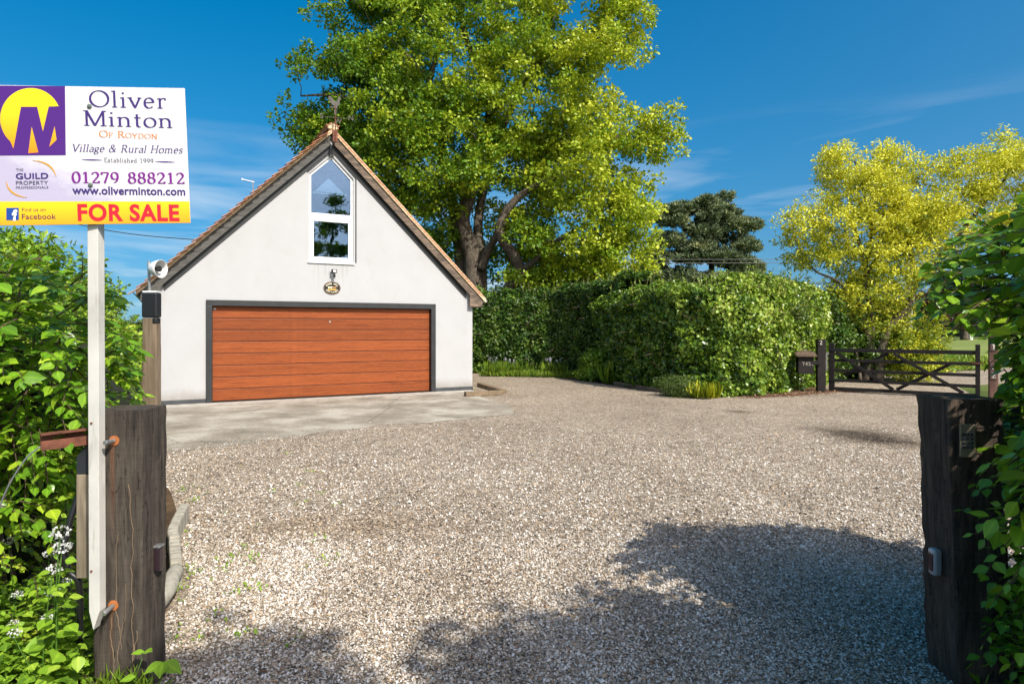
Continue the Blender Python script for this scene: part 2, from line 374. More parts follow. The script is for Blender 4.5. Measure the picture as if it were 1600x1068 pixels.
# ------------------------------------------------------------------ material palette
M = {}
def wall_mat():
    m, nt, b = new_mat('white_render')
    v = coords(nt)
    n1 = N_(nt, 'ShaderNodeTexNoise', i_Scale=1.3, i_Detail=8, i_Roughness=.7); n2 = N_(nt, 'ShaderNodeTexNoise', i_Scale=160, i_Detail=4)
    st = N_(nt, 'ShaderNodeTexNoise', i_Scale=2.5, i_Detail=6)
    nt.links.new(v, n1.inputs['Vector']); nt.links.new(v, n2.inputs['Vector']); nt.links.new(coords(nt, (1.4, 1.4, .9)), st.inputs['Vector'])
    r = ramp_node(nt, [(.25, (.415, .418, .414)), (.65, (.45, .453, .45))]); nt.links.new(n1.outputs['Fac'], r.inputs[0])
    r2 = ramp_node(nt, [(.22, (.95, .945, .93)), (.45, (1, 1, 1))]); nt.links.new(st.outputs['Fac'], r2.inputs[0])
    mm = N_(nt, 'ShaderNodeMix', data_type='RGBA', blend_type='MULTIPLY'); mm.inputs['Factor'].default_value = 1
    nt.links.new(r.outputs[0], mm.inputs['A']); nt.links.new(r2.outputs[0], mm.inputs['B'])
    # rain streaks under the window sill and below the eaves line
    sk = N_(nt, 'ShaderNodeTexNoise', i_Scale=5, i_Detail=5, i_Roughness=.6); nt.links.new(coords(nt, (3.2, 3.2, .22)), sk.inputs['Vector'])
    skr = ramp_node(nt, [(.50, (0, 0, 0)), (.68, (1, 1, 1))]); nt.links.new(sk.outputs['Fac'], skr.inputs[0])
    sw_ = N_(nt, 'ShaderNodeSeparateXYZ'); nt.links.new(v, sw_.inputs[0])
    dx_ = N_(nt, 'ShaderNodeMath', operation='SUBTRACT'); dx_.inputs[1].default_value = 2.65; nt.links.new(sw_.outputs['X'], dx_.inputs[0])
    ax_n = N_(nt, 'ShaderNodeMath', operation='ABSOLUTE'); nt.links.new(dx_.outputs[0], ax_n.inputs[0])
    in_ = N_(nt, 'ShaderNodeMapRange'); in_.inputs['From Min'].default_value = .62; in_.inputs['From Max'].default_value = .42; nt.links.new(ax_n.outputs[0], in_.inputs['Value'])
    iz_ = N_(nt, 'ShaderNodeMapRange'); iz_.inputs['From Min'].default_value = 2.25; iz_.inputs['From Max'].default_value = 3.1; nt.links.new(sw_.outputs['Z'], iz_.inputs['Value'])
    lz_ = N_(nt, 'ShaderNodeMath', operation='LESS_THAN'); lz_.inputs[1].default_value = 3.12; nt.links.new(sw_.outputs['Z'], lz_.inputs[0])
    pr_ = in_.outputs[0]
    for s_ in (iz_.outputs[0], lz_.outputs[0], skr.outputs[0]):
        q_ = N_(nt, 'ShaderNodeMath', operation='MULTIPLY'); nt.links.new(pr_, q_.inputs[0]); nt.links.new(s_, q_.inputs[1]); pr_ = q_.outputs[0]
    q_ = N_(nt, 'ShaderNodeMath', operation='MULTIPLY'); q_.inputs[1].default_value = .30; nt.links.new(pr_, q_.inputs[0])
    ms_ = N_(nt, 'ShaderNodeMix', data_type='RGBA'); ms_.inputs['B'].default_value = (.20, .18, .14, 1); nt.links.new(q_.outputs[0], ms_.inputs['Factor']); nt.links.new(mm.outputs['Result'], ms_.inputs['A']); mm = ms_
    # splash dirt near the ground
    sx_ = N_(nt, 'ShaderNodeSeparateXYZ'); nt.links.new(v, sx_.inputs[0])
    ad = N_(nt, 'ShaderNodeMath', operation='MULTIPLY_ADD'); ad.inputs[1].default_value = .5; nt.links.new(n1.outputs['Fac'], ad.inputs[0]); nt.links.new(sx_.outputs['Z'], ad.inputs[2])
    r3 = ramp_node(nt, [(.28, (.58, .52, .44)), (.56, (1, 1, 1))]); nt.links.new(ad.outputs[0], r3.inputs[0])
    m3 = N_(nt, 'ShaderNodeMix', data_type='RGBA', blend_type='MULTIPLY'); m3.inputs['Factor'].default_value = .8
    nt.links.new(mm.outputs['Result'], m3.inputs['A']); nt.links.new(r3.outputs[0], m3.inputs['B'])
    nt.links.new(m3.outputs['Result'], b.inputs['Base Color']); b.inputs['Roughness'].default_value = .9; b.inputs['Specular IOR Level'].default_value = .2
    bump_to(nt, b, n2.outputs['Fac'], .6, .006); return m
M['wall'] = wall_mat()
M['barge'] = wood('stained_bargeboard', (.05, .05, .046), (.15, .145, .13), (1.5, 8, 14), .8, .4)
M['barge_bare'] = wood('weathered_bargeboard', (.05, .047, .042), (.27, .19, .13), (1.3, 8, 10), .85, .5, contrast=(.38, .66))
M['frame'] = plain('slate_grey_paint', (.022, .025, .025), .5, var=.2, scale=6)
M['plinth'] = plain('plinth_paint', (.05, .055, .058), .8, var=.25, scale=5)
def door_extra(nt, col):
    return col
def garage_wood():
    m, nt, b = new_mat('golden_oak_foil')
    oi = N_(nt, 'ShaderNodeObjectInfo'); t = N_(nt, 'ShaderNodeTexCoord'); mpn = N_(nt, 'ShaderNodeMapping')
    mpn.inputs['Scale'].default_value = (.55, 6, 9)
    cx = N_(nt, 'ShaderNodeVectorMath', operation='SCALE'); cx.inputs[0].default_value = (31, 17, 9); nt.links.new(oi.outputs['Random'], cx.inputs['Scale'])
    ad = N_(nt, 'ShaderNodeVectorMath', operation='ADD'); nt.links.new(t.outputs['Object'], mpn.inputs[0]); nt.links.new(mpn.outputs[0], ad.inputs[0]); nt.links.new(cx.outputs[0], ad.inputs[1])
    n = N_(nt, 'ShaderNodeTexNoise', i_Scale=2.6, i_Detail=9, i_Roughness=.62, i_Distortion=1.3); nt.links.new(ad.outputs[0], n.inputs['Vector'])
    mp2 = N_(nt, 'ShaderNodeMapping'); mp2.inputs['Scale'].default_value = (3, 20, 60); nt.links.new(t.outputs['Object'], mp2.inputs[0])
    n2 = N_(nt, 'ShaderNodeTexNoise', i_Scale=3, i_Detail=5); nt.links.new(mp2.outputs[0], n2.inputs['Vector'])
    r = ramp_node(nt, [(.28, (.16, .040, .014)), (.43, (.26, .066, .019)), (.62, (.31, .083, .024)), (.8, (.24, .060, .018))]); nt.links.new(n.outputs['Fac'], r.inputs[0])
    r2 = ramp_node(nt, [(.35, (.72, .69, .66)), (.6, (1.06, 1.06, 1.06))]); nt.links.new(n2.outputs['Fac'], r2.inputs[0])
    mm = N_(nt, 'ShaderNodeMix', data_type='RGBA', blend_type='MULTIPLY'); mm.inputs['Factor'].default_value = 1
    nt.links.new(r.outputs[0], mm.inputs['A']); nt.links.new(r2.outputs[0], mm.inputs['B'])
    tr_ = N_(nt, 'ShaderNodeMapRange'); tr_.inputs['To Min'].default_value = .86; tr_.inputs['To Max'].default_value = 1.12; nt.links.new(oi.outputs['Random'], tr_.inputs['Value'])
    tn = N_(nt, 'ShaderNodeVectorMath', operation='SCALE'); nt.links.new(mm.outputs['Result'], tn.inputs[0]); nt.links.new(tr_.outputs[0], tn.inputs['Scale'])
    dn = N_(nt, 'ShaderNodeTexNoise', i_Scale=.9, i_Detail=7, i_Roughness=.65); nt.links.new(ad.outputs[0], dn.inputs['Vector'])
    dr = ramp_node(nt, [(.38, (.86, .87, .9)), (.58, (1, 1, 1))]); nt.links.new(dn.outputs['Fac'], dr.inputs[0])
    d2 = N_(nt, 'ShaderNodeMix', data_type='RGBA', blend_type='MULTIPLY'); d2.inputs['Factor'].default_value = 1; nt.links.new(tn.outputs[0], d2.inputs['A']); nt.links.new(dr.outputs[0], d2.inputs['B'])
    nt.links.new(d2.outputs['Result'], b.inputs['Base Color'])
    b.inputs['Roughness'].default_value = .45; b.inputs['Specular IOR Level'].default_value = .22
    bump_to(nt, b, n2.outputs['Fac'], .12, .001); return m
M['door'] = garage_wood()
M['dark'] = flat('black_plastic', (.012, .012, .013), .4)
M['gutter'] = plain('black_gutter_plastic', (.02, .02, .021), .35)
M['upvc'] = plain('white_window_plastic', (.80, .80, .79), .3, var=.03)
M['white_metal'] = plain('white_painted_metal', (.74, .74, .72), .4, var=.06)
M['steel'] = plain('galvanised_steel', (.42, .42, .41), .45, metal=.8, var=.2, scale=30)
M['rust'] = plain('rusty_steel', (.16, .055, .03), .8, metal=.1, var=.4, scale=25, bump=.4)
M['mortar'] = plain('sandy_mortar', (.66, .52, .32), .95, var=.25, scale=9, bump=.6, bdist=.004)
def tile_mat():
    m, nt, b = new_mat('clay_tile')
    oi = N_(nt, 'ShaderNodeObjectInfo'); g = N_(nt, 'ShaderNodeNewGeometry')
    a = N_(nt, 'ShaderNodeMath', operation='ADD'); nt.links.new(oi.outputs['Random'], a.inputs[0]); nt.links.new(g.outputs['Random Per Island'], a.inputs[1])
    fr = N_(nt, 'ShaderNodeMath', operation='FRACT'); nt.links.new(a.outputs[0], fr.inputs[0])
    r = ramp_node(nt, [(0, (.34, .14, .075)), (.4, (.50, .21, .10)), (.75, (.58, .29, .15)), (1, (.46, .26, .15))]); nt.links.new(fr.outputs[0], r.inputs[0])
    n = N_(nt, 'ShaderNodeTexNoise', i_Scale=25, i_Detail=6); nt.links.new(coords(nt, kind='Object'), n.inputs['Vector'])
    r2 = ramp_node(nt, [(.3, (.6, .6, .6)), (.7, (1.15, 1.15, 1.15))]); nt.links.new(n.outputs['Fac'], r2.inputs[0])
    mm = N_(nt, 'ShaderNodeMix', data_type='RGBA', blend_type='MULTIPLY'); mm.inputs['Factor'].default_value = .8
    nt.links.new(r.outputs[0], mm.inputs['A']); nt.links.new(r2.outputs[0], mm.inputs['B']); nt.links.new(mm.outputs['Result'], b.inputs['Base Color'])
    b.inputs['Roughness'].default_value = .85; bump_to(nt, b, n.outputs['Fac'], .3, .003); return m
M['tile'] = tile_mat()
def glass_mat():
    m, nt, b = new_mat('window_glass')
    g = N_(nt, 'ShaderNodeBsdfGlossy', i_Roughness=.015); g.inputs['Color'].default_value = (.50, .70, .95, 1)
    t = N_(nt, 'ShaderNodeBsdfTransparent'); t.inputs['Color'].default_value = (.78, .88, .93, 1)
    lw = N_(nt, 'ShaderNodeFresnel', i_IOR=1.9)
    ma = N_(nt, 'ShaderNodeMath', operation='MULTIPLY_ADD'); ma.inputs[1].default_value = .75; ma.inputs[2].default_value = .10; nt.links.new(lw.outputs[0], ma.inputs[0])
    mx = N_(nt, 'ShaderNodeMixShader'); nt.links.new(ma.outputs[0], mx.inputs[0]); nt.links.new(t.outputs[0], mx.inputs[1]); nt.links.new(g.outputs[0], mx.inputs[2])
    n = N_(nt, 'ShaderNodeTexNoise', i_Scale=1.7); nt.links.new(coords(nt), n.inputs['Vector'])
    bp = N_(nt, 'ShaderNodeBump', i_Strength=.03, i_Distance=.05); nt.links.new(n.outputs['Fac'], bp.inputs['Height']); nt.links.new(bp.outputs[0], g.inputs['Normal'])
    nt.links.new(mx.outputs[0], nt.nodes['Material Output'].inputs[0]); return m
M['glass'] = glass_mat()
M['interior'] = plain('dim_room_wall', (.10, .13, .16), .9)
M['bark'] = wood('oak_bark', (.035, .028, .02), (.20, .165, .12), (7, 7, 2.0), .95, 1.0, .03, contrast=(.34, .68))
M['bark_mossy'] = wood('mossy_bark', (.04, .033, .022), (.20, .17, .10), (9, 9, 3), .95, 1.0, .02)
M['twig'] = plain('brown_twig', (.10, .065, .04), .8, var=.3)
M['old_timber'] = wood('weathered_sleeper', (.10, .075, .05), (.34, .25, .15), (6, 2, 22), .9, .7, .004)

# ------------------------------------------------------------------ ground
def gravel_mat():
    m, nt, b = new_mat('gravel'); L_ = nt.links.new
    v = coords(nt, kind='Object')
    vo = N_(nt, 'ShaderNodeTexVoronoi', i_Scale=62, i_Randomness=1); L_(v, vo.inputs['Vector'])
    vo2 = N_(nt, 'ShaderNodeTexVoronoi', i_Scale=21, i_Randomness=1); L_(v, vo2.inputs['Vector'])
    def stone_ramp(src):
        se = N_(nt, 'ShaderNodeSeparateColor'); L_(src, se.inputs[0])
        r = ramp_node(nt, [(0, (.08, .066, .05)), (.18, (.20, .16, .115)), (.36, (.34, .275, .20)), (.55, (.46, .365, .25)), (.70, (.50, .42, .32)), (.88, (.62, .55, .45)), (1, (.76, .70, .61))])
        L_(se.outputs[0], r.inputs[0]); return r
    r = stone_ramp(vo.outputs['Color']); rb = stone_ramp(vo2.outputs['Color'])
    mb = N_(nt, 'ShaderNodeMix', data_type='RGBA'); mb.inputs['Factor'].default_value = .35; L_(r.outputs[0], mb.inputs['A']); L_(rb.outputs[0], mb.inputs['B'])
    n = N_(nt, 'ShaderNodeTexNoise', i_Scale=.55, i_Detail=7, i_Roughness=.6); L_(v, n.inputs['Vector'])
    r2 = ramp_node(nt, [(.3, (.82, .79, .76)), (.7, (1.12, 1.10, 1.08))]); L_(n.outputs['Fac'], r2.inputs[0])
    mm = N_(nt, 'ShaderNodeMix', data_type='RGBA', blend_type='MULTIPLY'); mm.inputs['Factor'].default_value = 1
    L_(mb.outputs['Result'], mm.inputs['A']); L_(r2.outputs[0], mm.inputs['B'])
    cur = mm.outputs['Result']
    # oil-dark worn patches on the drive
    nd = N_(nt, 'ShaderNodeTexNoise', i_Scale=1.9, i_Detail=6); L_(v, nd.inputs['Vector'])
    for (x, y, rx, ry, k) in ((5.2, 9.5, .75, 1.15, .28), (4.35, 12.3, .30, .35, .5), (5.5, 9.0, .6, .6, .4), (-1.3, 5.2, 1.0, .45, .96)):
        mpn = N_(nt, 'ShaderNodeMapping'); mpn.inputs['Location'].default_value = (-x/rx, -y/ry, 0); mpn.inputs['Scale'].default_value = (1/rx, 1/ry, 0); L_(v, mpn.inputs[0])
        le = N_(nt, 'ShaderNodeVectorMath', operation='LENGTH'); L_(mpn.outputs[0], le.inputs[0])
        ad = N_(nt, 'ShaderNodeMath', operation='MULTIPLY_ADD'); ad.inputs[1].default_value = 1.1; L_(nd.outputs['Fac'], ad.inputs[0]); L_(le.outputs['Value'], ad.inputs[2])
        rp = ramp_node(nt, [(.30, (k, k*.93, k*.86)), (.62, (1, 1, 1))])
        sc = N_(nt, 'ShaderNodeMath', operation='MULTIPLY'); sc.inputs[1].default_value = .38; L_(ad.outputs[0], sc.inputs[0]); L_(sc.outputs[0], rp.inputs[0])
        m2 = N_(nt, 'ShaderNodeMix', data_type='RGBA', blend_type='MULTIPLY'); m2.inputs['Factor'].default_value = 1
        L_(cur, m2.inputs['A']); L_(rp.outputs[0], m2.inputs['B']); cur = m2.outputs['Result']
    gp = N_(nt, 'ShaderNodeTexVoronoi', feature='DISTANCE_TO_EDGE', i_Scale=62, i_Randomness=1); L_(v, gp.inputs['Vector'])
    gr = ramp_node(nt, [(.02, (.30, .28, .26)), (.14, (1.12, 1.12, 1.12))]); L_(gp.outputs['Distance'], gr.inputs[0])
    mg = N_(nt, 'ShaderNodeMix', data_type='RGBA', blend_type='MULTIPLY'); mg.inputs['Factor'].default_value = 1; L_(cur, mg.inputs['A']); L_(gr.outputs[0], mg.inputs['B']); cur = mg.outputs['Result']
    L_(cur, b.inputs['Base Color']); b.inputs['Roughness'].default_value = .85; b.inputs['Specular IOR Level'].default_value = .25
    inv = N_(nt, 'ShaderNodeMath', operation='SUBTRACT'); inv.inputs[0].default_value = 1; L_(vo.outputs['Distance'], inv.inputs[1])
    bump_to(nt, b, inv.outputs[0], 1.0, .012); return m
M['gravel'] = gravel_mat()
def stone_mat():
    m, nt, b = new_mat('gravel_stone')
    g = N_(nt, 'ShaderNodeAttribute'); g.attribute_name = 'tint'
    r = ramp_node(nt, [(0, (.085, .068, .052)), (.16, (.20, .155, .11)), (.32, (.34, .27, .195)), (.48, (.46, .36, .24)), (.52, (.46, .29, .15)), (.55, (.50, .43, .34)), (.80, (.66, .60, .515)), (1, (.84, .80, .73))])
    nt.links.new(g.outputs['Fac'], r.inputs[0]); nt.links.new(r.outputs[0], b.inputs['Base Color'])
    b.inputs['Roughness'].default_value = .7; b.inputs['Specular IOR Level'].default_value = .35; return m
M['stone'] = stone_mat()
def soil_mat(name, a, c, sc=9, bumpd=.03):
    m, nt, b = new_mat(name); v = coords(nt)
    n = N_(nt, 'ShaderNodeTexNoise', i_Scale=sc, i_Detail=9, i_Roughness=.7); nt.links.new(v, n.inputs['Vector'])
    n2 = N_(nt, 'ShaderNodeTexNoise', i_Scale=sc*.12, i_Detail=4); nt.links.new(v, n2.inputs['Vector'])
    ad = N_(nt, 'ShaderNodeMath', operation='MULTIPLY_ADD'); ad.inputs[1].default_value = .6; nt.links.new(n2.outputs['Fac'], ad.inputs[0])
    h = N_(nt, 'ShaderNodeMath', operation='MULTIPLY'); h.inputs[1].default_value = .45; nt.links.new(n.outputs['Fac'], h.inputs[0]); nt.links.new(h.outputs[0], ad.inputs[2])
    r = ramp_node(nt, [(.38, a), (.66, c)]); nt.links.new(ad.outputs[0], r.inputs[0]); nt.links.new(r.outputs[0], b.inputs['Base Color'])
    b.inputs['Roughness'].default_value = .95; b.inputs['Specular IOR Level'].default_value = .1
    bump_to(nt, b, n.outputs['Fac'], .9, bumpd); return m
M['soil'] = soil_mat('leafy_soil', (.035, .025, .016), (.16, .10, .055))
M['field'] = soil_mat('rough_grass', (.05, .075, .018), (.13, .16, .04), 2)
M['lawn'] = soil_mat('mown_lawn', (.12, .17, .035), (.24, .27, .075), 1.5, .02)
def sheet(name, poly, z, mat, y_sub=None):
    m = MB(); tri = tessellate_polygon([[Vector((x, y, 0)) for x, y in poly]])
    fs = []
    for t in tri:
        a, b, c = [Vector((*poly[i], 0)) for i in t]
        fs.append(tuple(t) if (b-a).cross(c-a).z > 0 else tuple(reversed(t)))
    m.add([(x, y, z) for x, y in poly], fs); o = m.build(name, mat); o['kind'] = 'structure'; return o
sheet('ground', [(-900, -300), (900, -300), (900, 1500), (-900, 1500)], 0, M['field'])
drive = [(-2.2, -3), (2.35, -3), (2.3, 1.5), (2.1, 3.2), (3.2, 4.0), (9, 6.2), (14, 9), (14.5, 12.5), (10.6, 14.5), (12.2, 17.5), (17.5, 20.5), (23, 23.5), (22, 26.5), (15, 24.5), (10.5, 21),
         (7.9, 16.6), (6.6, 15.6), (5.3, 15.0), (4.2, 15.0), (3.5, 16.2), (2.3, 19.2), (1.0, 21.6), (-1, 22.6), (-3.5, 23.0), (-4, 19), (-.8, 16.7), (-1.94, 16.2), (-6.5, 13.75), (-7.5, 13.3), (-6.6, 11), (-4.6, 8.0),
         (-3.3, 6.2), (-2.75, 5.3), (-2.45, 4.6), (-2.12, 4.1), (-2.0, 3.8), (-1.97, 3.2), (-2.0, 2.6), (-2.1, 1.5)]
sheet('gravel_drive', drive, .004, M['gravel'])
sheet('soil_bed', [(-9, 0.6), (-2.1, 1.5), (-2.0, 2.6), (-1.97, 3.2), (-2.0, 3.8), (-2.12, 4.1), (-2.45, 4.6), (-2.75, 5.3), (-3.3, 6.2), (-4.6, 8.0), (-6.6, 11), (-7.5, 13.2), (-11, 13), (-11, 6)], .004, M['soil'])
sheet('hedge_bed', [(2.35, -2), (2.31, 1.5), (2.11, 3.2), (3.2, 4.0), (9, 6.2), (14, 9), (14, 4), (9, -1)], .004, M['soil'])
sheet('flower_bed', [(-3.5, 23.0), (-1, 22.6), (1.0, 21.6), (2.3, 19.2), (3.5, 16.2), (4.2, 15.0), (5.3, 15.0), (6.6, 15.6), (7.9, 16.6), (10.5, 21), (9.5, 24), (3, 26), (-4, 25.5)], .004, M['soil'])
sheet('lawn', [(11, 26), (15, 25.0), (22, 27.2), (40, 34), (70, 62), (90, 95), (20, 95), (12, 45)], .004, M['lawn'])
def apron_mat():
    m, nt, b = new_mat('worn_concrete'); L_ = nt.links.new; v = coords(nt)
    n = N_(nt, 'ShaderNodeTexNoise', i_Scale=1.1, i_Detail=8, i_Roughness=.62); L_(v, n.inputs['Vector'])
    n2 = N_(nt, 'ShaderNodeTexNoise', i_Scale=46, i_Detail=5, i_Roughness=.7); L_(v, n2.inputs['Vector'])
    r = ramp_node(nt, [(.34, (.22, .195, .15)), (.47, (.31, .275, .215)), (.62, (.46, .425, .35))]); L_(n.outputs['Fac'], r.inputs[0])
    r2 = ramp_node(nt, [(.3, (.55, .53, .5)), (.65, (1.15, 1.15, 1.15))]); L_(n2.outputs['Fac'], r2.inputs[0])
    mm = N_(nt, 'ShaderNodeMix', data_type='RGBA', blend_type='MULTIPLY'); mm.inputs['Factor'].default_value = .85
    L_(r.outputs[0], mm.inputs['A']); L_(r2.outputs[0], mm.inputs['B'])
    cur = mm.outputs['Result']
    wv = N_(nt, 'ShaderNodeTexVoronoi', feature='DISTANCE_TO_EDGE', i_Scale=.42, i_Randomness=.9); L_(v, wv.inputs['Vector'])
    nd_ = N_(nt, 'ShaderNodeMath', operation='MULTIPLY_ADD'); nd_.inputs[1].default_value = .02; L_(n2.outputs['Fac'], nd_.inputs[0]); L_(wv.outputs['Distance'], nd_.inputs[2])
    cr_ = ramp_node(nt, [(.012, (.35, .33, .30)), (.022, (1, 1, 1))]); L_(nd_.outputs[0], cr_.inputs[0])
    m4 = N_(nt, 'ShaderNodeMix', data_type='RGBA', blend_type='MULTIPLY'); m4.inputs['Factor'].default_value = .4; L_(cur, m4.inputs['A']); L_(cr_.outputs[0], m4.inputs['B']); cur = m4.outputs['Result']
    L_(cur, b.inputs['Base Color']); b.inputs['Roughness'].default_value = .9; b.inputs['Specular IOR Level'].default_value = .2
    bump_to(nt, b, n2.outputs['Fac'], .7, .006); return m
M['apron'] = apron_mat()
def ragged(pts, amp, n=14, sc=1.7):
    out = []
    for i in range(len(pts)-1):
        a, c = Vector((*pts[i], 0)), Vector((*pts[i+1], 0)); d = (c-a).normalized(); nrm = Vector((d.y, -d.x, 0))
        for k in range(n):
            p = a+(c-a)*k/n; q = p+nrm*amp*(noise.noise(p*sc)+.5*noise.noise(p*sc*3.3)); out.append((q.x, q.y))
    out.append(pts[-1]); return out
front = ragged([(-4.75, 7.9), (-3.75, 8.75), (-2.83, 9.9), (-1.3, 11.0), (.05, 11.9)], .22)
sheet('concrete_apron', front+ragged([(.05, 11.9), (-.05, 13.2), (-.75, 15.05)], .05)+[(-.95, 15.6), (-1.05, 16.45), (-7.4, 13.1)]+ragged([(-7.4, 13.1), (-6.3, 10.9), (-4.75, 7.9)], .12), .008, M['apron'])
# threshold slab right at the garage door
def fac_pt(t, y): return (-6.54+.88*t-.4746*y*1, 13.68+.4746*t+.88*y)
sheet('door_threshold', [fac_pt(-.75, -.03), fac_pt(-.75, -.62), fac_pt(2.6, -.55), fac_pt(6.1, -.62), fac_pt(6.2, -.03)], .012, plain('threshold_concrete', (.40, .37, .31), .9, var=.3, scale=5, bump=.5, bdist=.004))

# scattered stones, real geometry near the camera
def chips(name, n_target, ylo, yhi, size, seed, fade=None):
    g = np.random.default_rng(seed)
    y = np.sqrt(ylo**2+(yhi**2-ylo**2)*g.random(n_target)); x = (g.random(n_target)*2-1)*.86*y
    keep = np.ones(n_target, bool)
    if fade: keep &= g.random(n_target) < np.clip((yhi-y)/(yhi-fade), 0, 1)**1.3
    elif True: keep &= g.random(n_target) < np.clip((yhi-y)/.5, 0, 1)
    lb = np.interp(y, [2.0, 3.2, 3.8, 4.1, 4.6, 5.3, 6.2, 8.0, 11], [-2.05, -1.97, -1.93, -2.05, -2.38, -2.68, -3.3, -4.6, -6.6])
    rb = np.interp(y, [2.0, 3.2, 4.0, 6.2, 9], [2.3, 2.12, 3.2, 9, 14])
    keep &= (x > lb) & (x < rb)
    fx = np.array(front); af = np.interp(x, fx[:, 0], fx[:, 1]); on = (x > -4.75) & (x < .05) & (y > af+.05)
    keep &= ~(on & (g.random(n_target) > np.exp(-(y-af)*2.0)*.85))
    keep &= ~((x < -4.75) & (y > 8))
    x, y = x[keep], y[keep]; n = len(x)
    # drifts where the wheels have pushed the stones aside
    big = size*np.exp(g.normal(0, .22, n))
    ang = np.arange(5)/5*2*np.pi; rr = .5*(.72+.56*g.random((n, 5))); ph = g.random(n)*6.28; asp = .62+.38*g.random(n)
    ax = np.cos(ang[None]+ .25*g.normal(size=(n, 5)))*rr; ay = np.sin(ang[None]+.25*g.normal(size=(n, 5)))*rr*asp[:, None]
    c, s = np.cos(ph)[:, None], np.sin(ph)[:, None]
    rx, ry = (ax*c-ay*s)*big[:, None], (ax*s+ay*c)*big[:, None]
    tilt = g.normal(0, .35, (n, 2)); h = big*(.35+.50*g.random(n)); base = .004+big*.16*g.random(n)
    V = np.zeros((n, 6, 3)); V[:, :5, 0] = x[:, None]+rx; V[:, :5, 1] = y[:, None]+ry
    V[:, :5, 2] = base[:, None]+h[:, None]*.35+rx*tilt[:, :1]+ry*tilt[:, 1:]
    off = g.normal(0, .16, (n, 2))*big[:, None]
    V[:, 5, 0] = x+off[:, 0]; V[:, 5, 1] = y+off[:, 1]; V[:, 5, 2] = base+h
    tf = np.array([(i, (i+1) % 5, 5) for i in range(5)])
    Fc = (tf[None]+(np.arange(n)*6)[:, None, None]).reshape(-1, 3)
    tone = np.array([.10*noise.noise(Vector((a*.8, b*.8, 0))) for a, b in zip(x[::1], y[::1])]) if n < 400000 else 0
    trk = np.array([noise.noise(Vector((a*1.9+.25*b, b*.35, 7))) for a, b in zip(x, y)]); tone = tone+.16*np.clip(trk, -.6, .6)
    left = np.clip((.3-x)/2.5, 0, 1)*np.clip((6-y)/3, 0, 1)
    t = np.clip(g.beta(1.35, 1.35, n)+tone+.10*left, 0, 1)
    dark = np.zeros(n)
    for (cx, cy, ax_, ay_) in ((-1.3, 5.2, .9, .4), (5.2, 9.5, .70, 1.05)):
        dark = np.maximum(dark, np.exp(-((((x-cx+.18*(y-cy))/ax_)**2+((y-cy)/ay_)**2)*1.3)**3)*(1 if cy > 6 else .3))
    t = t*(1-.72*dark)
    o = link(name, np_mesh(name, V.reshape(-1, 3), Fc, M['stone'], np.repeat(t, 5)), None); o['kind'] = 'stuff'
    o['label'] = 'loose pale gravel stones spread over the drive'; return o
chips('gravel_stones', 165000, 2.2, 5.0, .0122, 3)
chips('gravel_stones', 120000, 4.6, 11.0, .0165, 4, 5.6)

# ------------------------------------------------------------------ garage
house = empty('garage', (-6.54, 13.68, 0), math.atan2(.4746, .88), 'white rendered garage with a steep tiled gable roof and wood effect door', 'garage')
XL, XR, XC = -.897, 6.259, 2.66
SL = 3.875/3.95                     # roof slope
RX, RZ, HS = 2.64, 6.275, 3.95      # ridge and half span of the tiles
def roof_z(x): return RZ-abs(x-RX)*SL
DEPTH = 7.5
win_o = [(2.138, 3.15), (3.155, 3.15), (3.155, 5.14), (2.650, 5.64), (2.138, 5.155)]
WTOP = .20
gable = [(XL, 0), (XR, 0), (XR, roof_z(XR)-WTOP), (RX, RZ-WTOP), (XL, roof_z(XL)-WTOP)]
door_h = [(0, -.0), (5.226, -.0), (5.226, 2.215), (0, 2.215)]
gable_d = [(XL, 0), (0, 0), (0, 2.215), (5.226, 2.215), (5.226, 0), (XR, 0), (XR, roof_z(XR)-WTOP), (RX, RZ-WTOP), (XL, roof_z(XL)-WTOP)]
MB().prism(gable_d, 0, .25, holes=[win_o]).build('front_wall', M['wall'], house)
w = MB(); w.box(XL, XL+.25, .252, DEPTH-.25, 0, roof_z(XL)-WTOP); w.build('side_wall', M['wall'], house)
w = MB(); w.box(XR-.25, XR, .252, DEPTH-.25, 0, roof_z(XR)-WTOP); w.build('side_wall', M['wall'], house)
MB().prism(gable, DEPTH-.248, DEPTH).build('rear_wall', M['wall'], house)
MB().box(XL+.26, XR-.26, .26, DEPTH-.26, 2.5, 2.62).build('loft_floor', M['interior'], house)
for a, c in ((XL-.012, -.002), (5.228, XR+.012)):
    MB().box(a, c, -.018, -.001, 0, .10).build('plinth', M['plinth'], house, bevel=.006)
# door frame, panels
MB().box(0, .12, -.05, .11, .012, 2.085).build('door_jamb', M['frame'], house, bevel=.006)
MB().box(5.106, 5.226, -.05, .11, .012, 2.085).build('door_jamb', M['frame'], house, bevel=.006)
MB().box(0, 5.226, -.052, .11, 2.087, 2.215).build('door_lintel', M['frame'], house, bevel=.006)
gd = MB().box(.122, 5.104, .10, .125, .02, 2.085).build('garage_door', plain('door_groove', (.10, .03, .012), .7), house)
gd['label'] = 'wide orange brown wood effect garage door'
ph = 2.055/8
for k in range(8):
    z0 = .030+k*ph
    p = MB().box(.128, 5.098, -.0, .03, .006, ph-.006).build('door_panel', M['door'], gd, bevel=.007); p.location = (0, .066, z0)
    if k < 2:      # the filled joint in the two lowest panels
        MB().box(2.02-.02*k, 2.024-.02*k, .0655, .07, z0+.01, z0+ph-.012).build('panel_joint', M['rust'], gd)
MB().tube([(2.62, .052, 1.755), (2.62, .068, 1.755)], .022, 12).build('door_lock', M['steel'], gd, bevel=.003)
MB().box(.15, .20, .062, .068, 2.00, 2.045).build('keyhole_cover', M['steel'], gd, bevel=.004)
